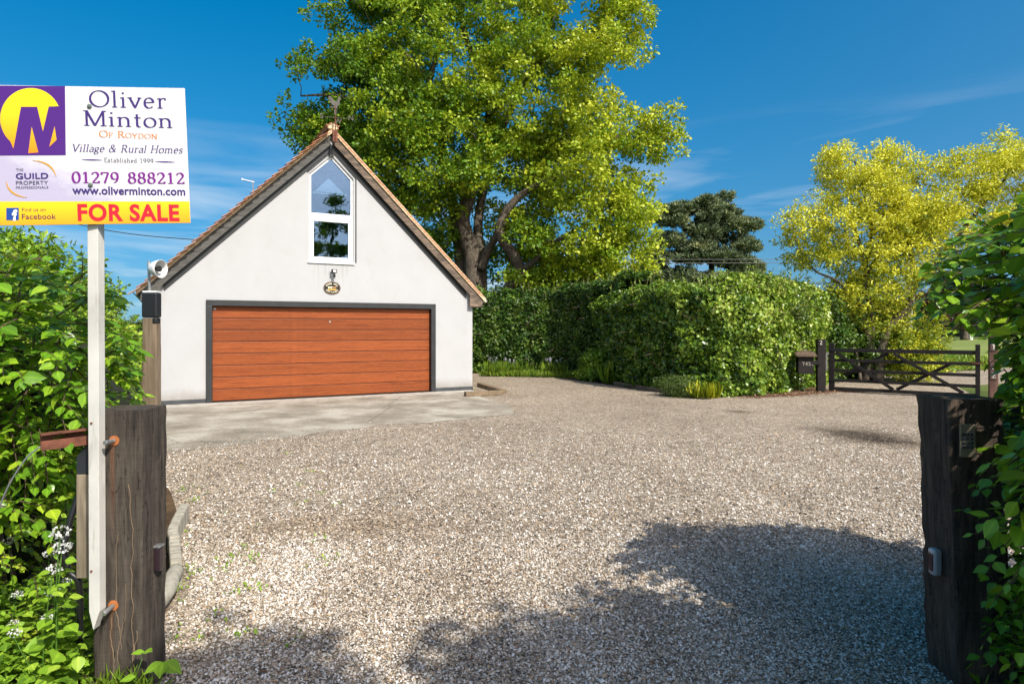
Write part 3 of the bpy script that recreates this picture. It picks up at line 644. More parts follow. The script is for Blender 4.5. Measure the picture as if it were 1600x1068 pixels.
MB().box(.122, 5.104, .05, .12, .012, .028).build('door_seal', M['dark'], gd)
# window
def inset(poly, d):
    n = len(poly); out = []
    for i in range(n):
        p0, p1, p2 = [Vector(poly[(i+k) % n]) for k in (-1, 0, 1)]
        d1 = (p1-p0).normalized(); d2 = (p2-p1).normalized(); n1 = Vector((-d1.y, d1.x)); n2 = Vector((-d2.y, d2.x))
        b = (n1+n2).normalized(); out.append(tuple(p1+b*d/max(.2, b.dot(n1))))
    return out
wf_i = inset(win_o, .055)
TZ0, TZ1 = 4.14, 4.275
lowL = [(wf_i[0][0]+.0, wf_i[0][1]), (wf_i[1][0], wf_i[1][1]), (wf_i[1][0], TZ0), (wf_i[0][0], TZ0)]
upL = [(wf_i[0][0], TZ1), (wf_i[1][0], TZ1), wf_i[2], wf_i[3], wf_i[4]]
win = MB().prism(win_o, .045, .115, holes=[lowL, upL]).build('window', M['upvc'], house, bevel=.005)
win['label'] = 'pointed white gable window with an opening lower light'
sash_i = inset(lowL, .055)
MB().prism(inset(lowL, .002), .03, .10, holes=[sash_i]).build('opening_sash', M['upvc'], win, bevel=.006)
MB().prism(sash_i, .062, .068).build('pane', M['glass'], win)
MB().prism(upL, .075, .081).build('pane', M['glass'], win)
MB().box(2.10, 3.19, -.035, .12, 3.105, 3.148).build('window_sill', M['upvc'], win, bevel=.006)
tri_b = [(2.30, 4.80), (2.98, 4.80), (2.62, 5.14)]
MB().prism(tri_b, .17, .19).build('pane_triangle', flat('triangle_white', (.85, .85, .85), .8), win)  # white triangle added behind the glass for the pale shape in the pane
MB().box(2.26, 3.05, .20, .205, 4.755, 4.80).build('added_triangle_bar', M['upvc'], win)
# dark bars standing for the shadow lines round the window head
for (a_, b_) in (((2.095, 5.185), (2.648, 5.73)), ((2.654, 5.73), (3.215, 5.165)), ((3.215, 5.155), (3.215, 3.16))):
    hd = MB(); hd.bar((a_[0], -.012, a_[1]), (b_[0], -.012, b_[1]), .022, .022, up=(0, -1, 0)); hd.build('head_shadow_line', M['plinth'], house)
MB().box(2.59, 2.69, -.055, -.001, 5.60, 5.80).build('ridge_beam_end', M['frame'], house, bevel=.004)
# bargeboards, soffits, eaves
OV = -.13
def slope_strip(s, top, hgt, d0, d1, foot=None):
    """a board running parallel to the verge, in x,z; `foot` = level end box under the eaves"""
    x = lambda d: RX+s*d; zt = lambda d: RZ-d*SL-top
    poly = [(x(d0), zt(d0)), (x(d1), zt(d1))]
    if foot:
        dl = d1-(hgt-foot)/SL if False else d1-.30
        poly += [(x(d1), zt(d1)-foot), (x(d1-.36), zt(d1)-foot), (x(d1-.36), zt(d1-.36)-hgt)]
    else: poly += [(x(d1), zt(d1)-hgt)]
    poly += [(x(d0), zt(d0)-hgt)]
    return poly[::-1] if s > 0 else poly
o = MB().prism(slope_strip(-1, .150, .235, .05, HS-.10, .185), OV, OV+.03).build('bargeboard', M['barge'], house, bevel=.004)
o = MB().prism(slope_strip(1, .150, .235, .05, HS-.10, .185), OV, OV+.03).build('bargeboard', M['barge_bare'], house, bevel=.004); o['label'] = 'right hand bargeboard, stain worn to bare brown wood'
for s in (-1, 1):
    MB().prism(slope_strip(s, .150+.20, .170, .02, HS-.52), -.034, -.001).build('verge_strip', M['frame'], house, bevel=.004)  # dark grey strip on the wall below each bargeboard
for s in (-1, 1):
    m = MB(); d0, d1 = .02, HS-.45
    zt = lambda d: RZ-d*SL-.20
    m.add([(RX+s*d0, OV+.032, zt(d0)), (RX+s*d1, OV+.032, zt(d1)), (RX+s*d1, -.002, zt(d1)), (RX+s*d0, -.002, zt(d0)),
           (RX+s*d0, OV+.032, zt(d0)-.03), (RX+s*d1, OV+.032, zt(d1)-.03), (RX+s*d1, -.002, zt(d1)-.03), (RX+s*d0, -.002, zt(d0)-.03)],
          [(0,1,2,3),(7,6,5,4),(0,4,5,1),(2,6,7,3)]); m.build('verge_soffit', M['frame'], house)
    xe = RX+s*(HS-.10); xw = XL-.003 if s < 0 else XR+.003; ze = RZ-(HS-.10)*SL-.145-.20
    MB().box(min(xe, xw), max(xe, xw), OV+.033, DEPTH+.2, ze, ze+.015).build('eaves_soffit', M['frame'], house)
    MB().box(xe-.012, xe+.012, OV+.033, DEPTH+.2, ze+.016, ze+.21).build('fascia', M['frame'], house)
    # half-round gutter
    gx = xe+s*.075; gz = ze+.185; pr = [(gx+.06*math.cos(a), gz+.06*math.sin(a)) for a in np.linspace(math.pi, 2*math.pi, 9)]+[(gx+.052*math.cos(a), gz+.052*math.sin(a)) for a in np.linspace(2*math.pi, math.pi, 9)]
    MB().prism(pr, OV+.0, DEPTH+.2).build('gutter', M['gutter'] if s < 0 else M['white_metal'], house)
# tiles: the verge row one by one, the rest of each slope joined
TL, TG, TW, TT = .265, .100, .165, .013
slen = math.hypot(HS, HS*SL); ncourse = int(slen/TG)
th = math.atan(SL); tilt = math.asin(.018/TG)
def tile_shape(m, M4):
    m.box(0, TW-.003, 0, TL, 0, TT, 0, M4)
proto = bpy.data.meshes.new('verge_tile'); tmb = MB(); tile_shape(tmb, None); proto.from_pydata(tmb.v, [], tmb.f); proto.materials.append(M['tile'])
def course_matrix(s, k, j, jit=True):
    """local frame of tile j in course k: x' along the verge depth (y), y' up the slope"""
    up = Vector((-s*math.cos(th), 0, math.sin(th))); out = Vector((s*math.sin(th), 0, math.cos(th))); ydir = Vector((0, 1, 0))
    # tilt the tile so that its tail sits proud of the course below
    upt = (up*math.cos(tilt)-out*math.sin(tilt)*1.0).normalized(); outt = (out*math.cos(tilt)+up*math.sin(tilt)).normalized()
    base = Vector((RX+s*HS, OV-.04+j*TW+(TW*.5 if k % 2 else 0)-(.0 if k % 2 == 0 else TW*.5 if j == 0 else 0), RZ-HS*SL))+up*(k*TG)+out*(-.045)
    if jit: base += up*rng.normal(0, .003)+out*rng.normal(0, .0025)
    Mx = Matrix((ydir, upt, outt)).transposed().to_4x4(); Mx.translation = base; return Mx
ncol = int((DEPTH+.5)/TW)
for s in (-1, 1):
    rest = MB()
    for k in range(ncourse):
        o = link('verge_tile', proto, house); Mx = course_matrix(s, k, 0); o.matrix_local = Mx
        if k % 2: o.scale = (.62 if False else 1, 1, 1)
        for j in range(1, ncol):
            tile_shape(rest, course_matrix(s, k, j))
    ro = rest.build('roof_tiles', M['tile'], house); ro['kind'] = 'stuff'
    # sandy mortar bedding under the verge tiles, seen as a pale band
    d1 = HS-.02
    top = lambda d: RZ-d*SL-.040
    pl = [(RX+s*.0, top(0)), (RX+s*d1, top(d1)), (RX+s*d1, top(d1)-.105), (RX+s*.0, top(0)-.105)]
    if s > 0: pl = pl[::-1]
    MB().prism(pl, OV-.036, OV+.25).build('verge_mortar', M['mortar'], house)
    # roof deck so that no light leaks
    pl = [(RX+s*.0, top(0)-.02), (RX+s*(d1-.02), top(d1-.02)-.02), (RX+s*(d1-.02), top(d1-.02)-.09), (RX+s*.0, top(0)-.09)]
    if s > 0: pl = pl[::-1]
    MB().prism(pl, OV+.251, DEPTH+.2).build('roof_deck', M['dark'], house)
rid = MB(); prf = [(.13*math.cos(a), .12*math.sin(a)) for a in np.linspace(R(-15), R(195), 10)]+[(.112*math.cos(a), .102*math.sin(a)) for a in np.linspace(R(195), R(-15), 10)]
rid.prism(prf, 0, .445); rm = None
for k in range(17):
    if rm is None: o = rid.build('ridge_tile', M['tile'], house); rm = o.data
    else: o = link('ridge_tile', rm, house)
    o.location = (RX+rng.normal(0, .004), OV-.05+k*.45, RZ-.045+rng.normal(0, .004))
rme = MB().prism([(.105*math.cos(a), .095*math.sin(a)) for a in np.linspace(R(-15), R(195), 10)], 0, .03).build('ridge_mortar', M['mortar'], house); rme.location = (RX, OV-.045, RZ-.045)

# ------------------------------------------------------------------ things on the garage
def on_house(x, y, z): return house.matrix_basis @ Vector((x, y, z))
HR = house.rotation_euler.z
vane = empty('weather_vane', on_house(2.66, -.31, 5.90), HR, 'rusty weather vane with a cockerel on the gable peak', 'weather vane')
M['vane'] = plain('lichened_iron', (.11, .10, .085), .8, metal=.2, var=.4, scale=30)
MB().box(-.055, .055, -.0, .055, -.02, .24).build('mounting_bracket', M['rust'], vane, bevel=.004)
MB().tube([(0, -.012, .02), (0, -.012, .80)], .011, 8).build('pole', M['rust'], vane)
MB().tube([(0, -.012, .50), (0, -.012, .545)], .022, 10).build('hub', M['rust'], vane)
for d in ((1, 0), (0, 1), (-1, 0), (0, -1)):
    c_, s_ = math.cos(R(-14)), math.sin(R(-14)); dx, dy = d[0]*c_-d[1]*s_, d[0]*s_+d[1]*c_
    MB().tube([(0, -.012, .525), (dx*.27, dy*.27-.012, .525)], .006, 6).build('arm', M['vane'], vane)
for body, d in (('N', (1, 0)), ('S', (-1, 0)), ('E', (0, -1)), ('W', (0, 1))):
    c_, s_ = math.cos(R(-14)), math.sin(R(-14)); dx, dy = d[0]*c_-d[1]*s_, d[0]*s_+d[1]*c_
    me = text_mesh(body, .012, extr=.03); me.transform(Matrix.Translation((-.06, -.06, 0))); me.transform(Matrix.Scale(.16, 4)); me.transform(Matrix.Rotation(R(90), 4, 'X')); me.transform(Matrix.Rotation(R(-14), 4, 'Z'))
    link('compass_letter', me, vane, M['vane'], (dx*.31-.02, dy*.31-.012, .50))
cock = [(-.02, 0), (.03, 0), (.05, .03), (.085, .06), (.10, .11), (.095, .16), (.115, .185), (.13, .18), (.115, .205), (.11, .235), (.095, .255), (.085, .235), (.075, .26), (.06, .235), (.055, .19), (.04, .15), (.01, .125), (-.03, .14), (-.06, .18),
        (-.085, .215), (-.12, .23), (-.155, .215), (-.18, .18), (-.16, .19), (-.15, .175), (-.165, .14), (-.14, .15), (-.13, .12), (-.11, .085), (-.08, .055), (-.045, .03)]
MB().prism([(x*1.0, z*1.0) for x, z in cock], -.018, -.006).build('cockerel', M['vane'], vane, loc=(0, 0, .765))
MB().box(-.13, .05, -.018, -.006, .735, .763).build('cockerel_perch', M['vane'], vane)

lamp = empty('security_light', on_house(2.66, 0, 2.87), HR, 'small black security floodlight with sensor below the gable window', 'floodlight')
MB().box(-.05, .03, -.05, 0, -.06, .06).build('mount', M['steel'], lamp, bevel=.004)
MB().box(-.035, .085, -.13, -.055, .02, .105).build('lamp_head', M['dark'], lamp, bevel=.008)
MB().box(-.005, .062, -.136, -.1315, .035, .085).build('lens', M['upvc'], lamp)
MB().tube([(.03, -.05, -.03), (.03, -.10, -.045), (.03, -.12, -.06)], [.012, .03, .022], 10).build('motion_sensor', M['dark'], lamp)
MB().tube([(.0, -.03, -.06), (.0, -.04, -.13)], [.025, .012], 8).build('sensor_bracket', M['steel'], lamp)

plq = empty('house_plaque', on_house(2.655, -.001, 2.545), HR, 'oval black house name plaque with cream lettering above the garage door', 'plaque')
ov = [(.195*math.cos(a), .148*math.sin(a)) for a in np.linspace(0, 2*math.pi, 40, endpoint=False)]
MB().prism(ov, -.018, 0).build('plate', flat('plaque_black', (.012, .012, .012), .35), plq, bevel=.004)
cream = flat('plaque_cream', (.78, .72, .50), .5); gold = flat('plaque_gold', (.62, .40, .08), .5); cowb = flat('plaque_brown', (.42, .22, .10), .5)
ring_o = [(.186*math.cos(a), .139*math.sin(a)) for a in np.linspace(0, 2*math.pi, 40, endpoint=False)]; ring_i = [(.181*math.cos(a), .134*math.sin(a)) for a in np.linspace(0, 2*math.pi, 40, endpoint=False)]
MB().prism(ring_o, -.020, -.0175, holes=[ring_i]).build('rim_line', cowb, plq)
def arc_text(word, top):
    m = []
    n = len(word); span = R(118 if top else 122)
    for i, ch in enumerate(word):
        if ch == ' ': continue
        f = (i+.5)/n-.5; a = (math.pi/2-f*span*1.15) if top else (-math.pi/2+f*span*1.1)
        rx, rz = (.118, .076) if top else (.150, .110)
        x, z = rx*math.cos(a)*1.1, rz*math.sin(a)*1.05
        tang = math.atan2(rz*math.cos(a), -rx*math.sin(a)); rot = tang+math.pi if top else tang
        me = text_mesh(ch, .02, extr=.01); me.transform(Matrix.Translation((-.3, 0, 0))); me.transform(Matrix.Scale(.052, 4)); me.transform(Matrix.Rotation(rot, 4, 'Z')); me.transform(Matrix.Rotation(R(90), 4, 'X'))
        o = link('letter', me, plq, cream, (x, -.0195, z))
arc_text('DOWNE HALL', True); arc_text('COTTAGES', False)
MB().prism([(-.10, -.052), (.10, -.052), (.085, -.024), (-.085, -.024)], -.0205, -.0175).build('grass_motif', gold, plq)
for x0, s in ((-.045, 1), (.05, -1)):
    cow = [(-.045, -.022), (-.036, -.022), (-.034, .0), (.022, .0), (.024, -.022), (.033, -.022), (.035, .006), (.048, .012), (.052, .028), (.038, .036), (.026, .03), (-.04, .03), (-.05, .018)]
    pl = [(x0+s*x, z) for x, z in cow]
    if s < 0: pl = pl[::-1]
    MB().prism(pl, -.0215, -.0176).build('cow_motif', cream if s > 0 else cowb, plq)

rod = empty('aerial_rod', on_house(1.05, 1.2, roof_z(1.05)-.03), HR, 'thin white rod sticking out over the left roof slope', 'aerial')
MB().tube([(.02, 0, 0), (.02, 0, .46)], .012, 6).build('mount', M['steel'], rod)
MB().tube([(.05, 0, .40), (-.22, 0, .44)], .011, 8).build('rod', M['white_metal'], rod)
MB().tube([(-.222, 0, .42), (-.222, 0, .465)], .016, 8).build('tip', M['white_metal'], rod)
# ------------------------------------------------------------------ pen-drawn serif lettering (thick and thin strokes)
def arc(cx, cy, rx, ry, a0, a1, n=14):
    return [(cx+rx*math.cos(R(a0+(a1-a0)*i/n)), cy+ry*math.sin(R(a0+(a1-a0)*i/n))) for i in range(n+1)]
X_ = .63
def sf(x, y, w=.26): return ('s', x, y, w)      # a serif
GLY = {   # width, strokes on an em with cap height 1 and x-height .63; 's' = serif bar
 'O': (1.0, [arc(.5, .5, .44, .49, 90, 450, 28)]), 'M': (1.14, [[(.17, 0), (.17, 1)], [(.17, 1), (.56, .02)], [(.56, .02), (.97, 1)], [(.97, 1), (.97, 0)], sf(.17, 0), sf(.12, 1, .22), sf(.97, 0, .3), sf(1.02, 1, .22)]),
 'l': (.36, [[(.18, 0), (.18, 1.02)], sf(.18, 0), sf(.11, 1.0, .14)]), 'i': (.36, [[(.18, 0), (.18, X_)], [(.15, .87), (.21, .87)], [(.18, .83), (.18, .92)], sf(.18, 0), sf(.11, .61, .14)]),
 'v': (.66, [[(.08, X_), (.34, 0)], [(.34, 0), (.58, X_)], sf(.09, X_, .22), sf(.57, X_, .2)]), 'e': (.62, [[(.10, .34), (.52, .36)], arc(.31, .315, .22, .315, 5, 318, 20)]),
 'r': (.5, [[(.17, 0), (.17, X_)], arc(.36, .40, .19, .22, 165, 60, 8), [(.42, .56), (.47, .53)], sf(.17, 0), sf(.10, .61, .14)]),
 'n': (.76, [[(.17, 0), (.17, X_)], arc(.375, .40, .205, .22, 165, 0, 12)+[(.58, 0)], sf(.17, 0), sf(.58, 0), sf(.10, .61, .14)]),
 't': (.44, [[(.2, .84), (.2, .14)]+arc(.32, .14, .12, .13, 180, 300, 7), [(.05, .61), (.38, .61)]]), 'o': (.68, [arc(.34, .315, .27, .315, 90, 450, 22)]),
 'F': (.72, [[(.2, 0), (.2, 1)], [(.2, .98), (.64, .98)], [(.64, .98), (.64, .80)], [(.2, .52), (.52, .52)], [(.52, .6), (.52, .44)], sf(.2, 0, .32), sf(.12, 1, .16)]),
 'R': (.86, [[(.2, 0), (.2, 1)], [(.2, .98), (.4, .98)]+arc(.4, .75, .25, .23, 90, -90, 12)+[(.2, .52)], [(.42, .52), (.78, .0)], sf(.2, 0, .32), sf(.12, 1, .16), sf(.8, 0, .16)]),
 'Y': (.86, [[(.1, 1), (.43, .46)], [(.43, .46), (.75, 1)], [(.43, .46), (.43, 0)], sf(.43, 0, .32), sf(.1, 1), sf(.75, 1, .24)]),
 'D': (.95, [[(.2, 0), (.2, 1)], [(.2, .98), (.4, .98)]+arc(.4, .5, .44, .48, 90, -90, 18)+[(.2, .02)], sf(.12, 0, .16), sf(.12, 1, .16)]),
 'N': (1.0, [[(.18, 0), (.18, 1)], [(.16, 1), (.82, 0)], [(.82, 0), (.82, 1)], sf(.18, 0), sf(.12, 1, .2), sf(.82, 1)]),
 'V': (.9, [[(.1, 1), (.46, 0)], [(.46, 0), (.8, 1)], sf(.1, 1), sf(.8, 1, .24)]),
 'H': (1.0, [[(.2, 0), (.2, 1)], [(.8, 0), (.8, 1)], [(.2, .52), (.8, .52)], sf(.2, 0, .3), sf(.2, 1, .3), sf(.8, 0, .3), sf(.8, 1, .3)]),
 'E': (.78, [[(.2, 0), (.2, 1)], [(.2, .98), (.68, .98)], [(.68, 1), (.68, .82)], [(.2, .52), (.54, .52)], [(.2, .02), (.70, .02)], [(.71, 0), (.71, .2)], sf(.12, 0, .16), sf(.12, 1, .16)]),
 'a': (.6, [arc(.30, .44, .2, .18, 150, 0, 9)+[(.5, .06), (.56, .02)], arc(.30, .17, .2, .17, 60, 345, 16)]),
 'g': (.62, [arc(.28, .41, .19, .21, 90, 450, 16), [(.42, .56), (.58, .61)], arc(.28, .14, .14, .1, 110, 260, 8), arc(.30, -.13, .24, .16, 90, 450, 16)]),
 '&': (1.0, [arc(.42, .78, .17, .2, -60, 220, 14)+[(.85, .02)], [(.50, .60), (.34, .52)]+arc(.36, .26, .26, .26, 120, 330, 14)+[(.82, .5)]]),
 'u': (.74, [[(.17, X_), (.17, .22)]+arc(.37, .22, .2, .21, 180, 350, 10), [(.57, X_), (.57, 0)], sf(.12, .61, .14), sf(.52, .61, .14), sf(.62, 0, .14)]),
 'm': (1.12, [[(.17, 0), (.17, X_)], arc(.355, .40, .185, .22, 165, 0, 12)+[(.54, 0)], arc(.73, .40, .19, .22, 165, 0, 12)+[(.92, 0)], sf(.17, 0), sf(.54, 0), sf(.92, 0), sf(.10, .61, .14)]),
 's': (.52, [arc(.27, .47, .17, .16, 20, 250, 12)[:-2]+arc(.25, .16, .18, .16, 75, -165, 12)]),
 'b': (.68, [[(.17, .02), (.17, 1.02)], arc(.35, .315, .23, .3, 150, -150, 18), sf(.11, 1.0, .14)]),
 'h': (.76, [[(.17, 0), (.17, 1.02)], arc(.375, .40, .205, .22, 165, 0, 12)+[(.58, 0)], sf(.17, 0), sf(.58, 0), sf(.11, 1.0, .14)]),
 'd': (.7, [[(.52, .0), (.52, 1.02)], arc(.33, .315, .23, .3, 30, 330, 18), sf(.47, 1.0, .14), sf(.58, .01, .12)]),
 '0': (.7, [arc(.35, .5, .27, .49, 90, 450, 24)]), '1': (.7, [[(.36, 0), (.36, 1)], [(.36, 1), (.16, .84)], sf(.36, 0, .4)]),
 '2': (.7, [arc(.33, .72, .24, .26, 165, -25, 14)+[(.12, .04)], [(.1, .04), (.6, .04)], [(.6, .0), (.62, .18)]]),
 '7': (.7, [[(.1, .96), (.62, .96)], [(.1, .99), (.1, .78)], [(.62, .96), (.30, 0)]]), '9': (.7, [arc(.35, .67, .25, .31, 90, 450, 20), arc(.2, .6, .4, .58, 5, -80, 10)]),
 '8': (.7, [arc(.35, .755, .2, .225, 90, 450, 18), arc(.35, .265, .25, .255, 90, 450, 20)]), '4': (.7, [[(.48, 0), (.48, 1)], [(.48, 1), (.08, .3)], [(.08, .28), (.64, .28)]]),
 '5': (.7, [[(.2, .97), (.58, .97)], [(.2, .97), (.17, .56)], arc(.32, .32, .26, .31, 120, -150, 16)]), '.': (.3, [[(.11, .05), (.19, .05)], [(.15, .0), (.15, .10)]]), ' ': (.42, []),
}
def pen_text(body, thick=.13, thin=.05, shear=0.0, small=None, space=.0, zstep=.00012):
    """text as a flat mesh in x,y with cap height 1; `small` makes lower-case letters small capitals"""
    V = []; Fc = []; x = 0; lay = 0
    pv = (math.cos(R(18)), math.sin(R(18)))
    for ch in body:
        sc = 1.0
        if small and ch.islower(): ch = ch.upper(); sc = small
        w, st = GLY[ch]
        for s_ in st:
            lay += 1; z = (lay % 5)*zstep
            if isinstance(s_, tuple) and s_[0] == 's':
                _, sx0, sy0, sw = s_; t2 = thin*.55; sy0 = sy0+(t2 if sy0 < .3 else -t2)
                q = [(sx0-sw/2, sy0-t2), (sx0+sw/2, sy0-t2), (sx0+sw/2, sy0+t2), (sx0-sw/2, sy0+t2)]
                k = len(V); V += [((x+a*sc)+shear*b*sc, b*sc, z) for a, b in q]; Fc.append((k, k+1, k+2, k+3)); continue
            k = len(V); n = len(s_); closed = (abs(s_[0][0]-s_[-1][0])+abs(s_[0][1]-s_[-1][1])) < 1e-6
            for i, (a, b) in enumerate(s_):
                p0 = s_[i-1] if i else (s_[-2] if closed else s_[0]); p1 = s_[i+1] if i < n-1 else (s_[1] if closed else s_[-1])
                dx, dy = p1[0]-p0[0], p1[1]-p0[1]; l = math.hypot(dx, dy) or 1; dx /= l; dy /= l
                hw = .5*(thin+(thick-thin)*abs(dx*pv[1]-dy*pv[0])**1.3)
                for sg in (-1, 1):
                    aa, bb = a-dy*hw*sg, b+dx*hw*sg; V.append((x+aa*sc+shear*bb*sc, bb*sc, z))
            for i in range(n-1): Fc.append((k+2*i, k+2*i+2, k+2*i+3, k+2*i+1))
        x += w*sc+space
    me = bpy.data.meshes.new('lettering'); me.from_pydata(V, [], Fc); me.update(); return me
def fit(me, x0, x1, y0, y1, base_only=None):
    """stretch a flat text mesh so that its box fills x0..x1 and its cap height (0..1) fills y0..y1"""
    co = np.zeros(len(me.vertices)*3); me.vertices.foreach_get('co', co); co = co.reshape(-1, 3)
    a, c = co[:, 0].min(), co[:, 0].max(); lo, hi = (0, base_only) if base_only else (co[:, 1].min(), co[:, 1].max())
    co[:, 0] = x0+(co[:, 0]-a)/(c-a)*(x1-x0); co[:, 1] = y0+(co[:, 1]-lo)/(hi-lo)*(y1-y0)
    me.vertices.foreach_set('co', co.ravel()); me.update(); return me

# ------------------------------------------------------------------ for sale board
SGN = empty('for_sale_sign', (-2.130, 2.63, 2.022), math.atan2(.12, .7495), 'estate agent for sale board on a white stake fixed to the left gate post', 'sign')
SW, SH = .759, .5775
tiltM = Matrix.Rotation(R(-2.35), 4, 'Y')
sign_M = Matrix.Translation(SGN.location) @ Matrix.Rotation(SGN.rotation_euler.z, 4, 'Z') @ tiltM
sign_Mi = sign_M.inverted()
def suv(cx, cy):   # a spot on the board from the enlarged photograph
    px, py = cx/4.4516, 120+cy/4.4516
    o = sign_Mi @ Vector((0, 0, EYE)); d = sign_Mi.to_3x3() @ Vector(((px-800)/F, 1, -(py-HZ)/F))
    t = -o.y/d.y; q = o+d*t; return q.x, q.z
def board_piece(name, poly, y, mat, parent=None, thick=.0006):
    m = MB(); m.prism(poly, y-thick, y)
    o = m.build(name, mat, parent or SGN); o.matrix_local = tiltM; return o
def put_text(me, name, mat, y, label=None):
    co = np.zeros(len(me.vertices)*3); me.vertices.foreach_get('co', co); co = co.reshape(-1, 3)
    co2 = np.stack([co[:, 0], y-co[:, 2], co[:, 1]], 1); me.vertices.foreach_set('co', co2.ravel()); me.update()
    o = link(name, me, SGN, mat); o.matrix_local = tiltM; return o
def board_white():
    m, nt, b = new_mat('board_white'); v = coords(nt)
    n = N_(nt, 'ShaderNodeTexNoise', i_Scale=9, i_Detail=9, i_Roughness=.7); nt.links.new(coords(nt, (1, 1, 2.4)), n.inputs['Vector'])
    sp = N_(nt, 'ShaderNodeSeparateXYZ'); nt.links.new(v, sp.inputs[0])
    # printed pale lilac sketch behind the lower left corner
    dx = N_(nt, 'ShaderNodeMath', operation='MULTIPLY'); dx.inputs[1].default_value = 1.5; nt.links.new(sp.outputs['X'], dx.inputs[0])
    dz = N_(nt, 'ShaderNodeMath', operation='MULTIPLY_ADD'); dz.inputs[1].default_value = 2.9; nt.links.new(sp.outputs['Z'], dz.inputs[0]); nt.links.new(dx.outputs[0], dz.inputs[2])
    sb = N_(nt, 'ShaderNodeMath', operation='MULTIPLY_ADD'); sb.inputs[1].default_value = .8; nt.links.new(n.outputs['Fac'], sb.inputs[0]); nt.links.new(dz.outputs[0], sb.inputs[2])
    r = ramp_node(nt, [(.75, (.46, .42, .55)), (1.0, (.66, .65, .66))]); r.color_ramp.elements.new(.88).color = (.56, .53, .61, 1)
    sc = N_(nt, 'ShaderNodeMath', operation='MULTIPLY'); sc.inputs[1].default_value = .62; nt.links.new(sb.outputs[0], sc.inputs[0]); nt.links.new(sc.outputs[0], r.inputs[0])
    nt.links.new(r.outputs[0], b.inputs['Base Color']); b.inputs['Roughness'].default_value = .35; return m
def grad(name, lo, hi, z0, z1):
    m, nt, b = new_mat(name); sp = N_(nt, 'ShaderNodeSeparateXYZ'); nt.links.new(coords(nt), sp.inputs[0])
    mr = N_(nt, 'ShaderNodeMapRange'); mr.inputs['From Min'].default_value = z0; mr.inputs['From Max'].default_value = z1; nt.links.new(sp.outputs['Z'], mr.inputs['Value'])
    r = ramp_node(nt, [(0, lo), (1, hi)]); nt.links.new(mr.outputs[0], r.inputs[0]); nt.links.new(r.outputs[0], b.inputs['Base Color']); b.inputs['Roughness'].default_value = .35; return m
purple = flat('print_purple', s2l(78, 30, 120)); navy = flat('print_violet', s2l(62, 38, 108)); magenta = flat('print_magenta', s2l(120, 28, 130)); orange = flat('print_orange', s2l(226, 128, 32)); red = flat('print_red', s2l(214, 30, 45))
ink = flat('print_ink', s2l(48, 40, 70)); fbblue = flat('print_blue', s2l(30, 70, 150)); goldp = flat('print_gold', s2l(205, 150, 40)); whitep = flat('print_white', (.82, .82, .82))
o = MB().box(0, SW, 0, .004, 0, SH).build('board', board_white(), SGN, bevel=.001); o.matrix_local = tiltM
sq = [suv(-44, 548), suv(458, 546), suv(452, 57), suv(-44, 62)]
def clampx(p): return (min(max(p[0], .0005), SW-.0005), min(max(p[1], .0005), SH-.0005))
sq = [clampx(p) for p in sq]
board_piece('logo_square', sq, -.0004, purple)
yb = [clampx(suv(-60, 1035)), clampx(suv(1335, 1024)), clampx(suv(1330, 866)), clampx(suv(-60, 868))]
board_piece('yellow_band', yb, -.0004, grad('print_yellow_band', s2l(240, 160, 25), s2l(250, 205, 20), .0, .088))
sun_mat = grad('print_yellow_sun', s2l(235, 140, 20), s2l(250, 225, 15), .30, .54)
c0 = (215, 292); rr_ = 212
def circ(a): return (c0[0]+rr_*math.cos(R(a)), c0[1]-rr_*math.sin(R(a)))
body = [suv(95, 500)]+[suv(*circ(a)) for a in np.linspace(228, 24, 40)]+[suv(*p) for p in ((425, 206), (340, 208), (300, 380), (260, 210), (147, 210))]
board_piece('logo_sun', [clampx(p) for p in body][::-1], -.0012, sun_mat)
board_piece('logo_sun', [suv(*p) for p in ((198, 532), (268, 527), (222, 350))], -.0012, sun_mat)
board_piece('logo_sun', [suv(*p) for p in ((344, 488), (395, 440), (381, 347))], -.0012, sun_mat)
def swoosh(p0, c1, p2, w):
    ts = np.linspace(0, 1, 16); A, B = [], []
    for t in ts:
        x = (1-t)**2*p0[0]+2*t*(1-t)*c1[0]+t*t*p2[0]; y = (1-t)**2*p0[1]+2*t*(1-t)*c1[1]+t*t*p2[1]
        dx = 2*(1-t)*(c1[0]-p0[0])+2*t*(p2[0]-c1[0]); dy = 2*(1-t)*(c1[1]-p0[1])+2*t*(p2[1]-c1[1]); l = math.hypot(dx, dy)
        h = w*math.sin(math.pi*min(max(t, .02), .98))**.7; A.append((x-dy/l*h, y+dx/l*h)); B.append((x+dy/l*h, y-dx/l*h))
    pl = [suv(*p) for p in A]+[suv(*p) for p in B[::-1]]
    ar = sum(pl[i][0]*pl[(i+1) % len(pl)][1]-pl[(i+1) % len(pl)][0]*pl[i][1] for i in range(len(pl)))
    return pl if ar > 0 else pl[::-1]
board_piece('guild_arc', swoosh((228, 583), (365, 590), (392, 698), 6), -.0008, goldp)
board_piece('guild_arc', swoosh((42, 722), (55, 825), (190, 840), 6), -.0008, goldp)
board_piece('rule', swoosh((568, 577), (640, 578), (712, 580), 4), -.0008, purple); board_piece('rule', swoosh((1080, 591), (1150, 592), (1218, 594), 4), -.0008, purple)
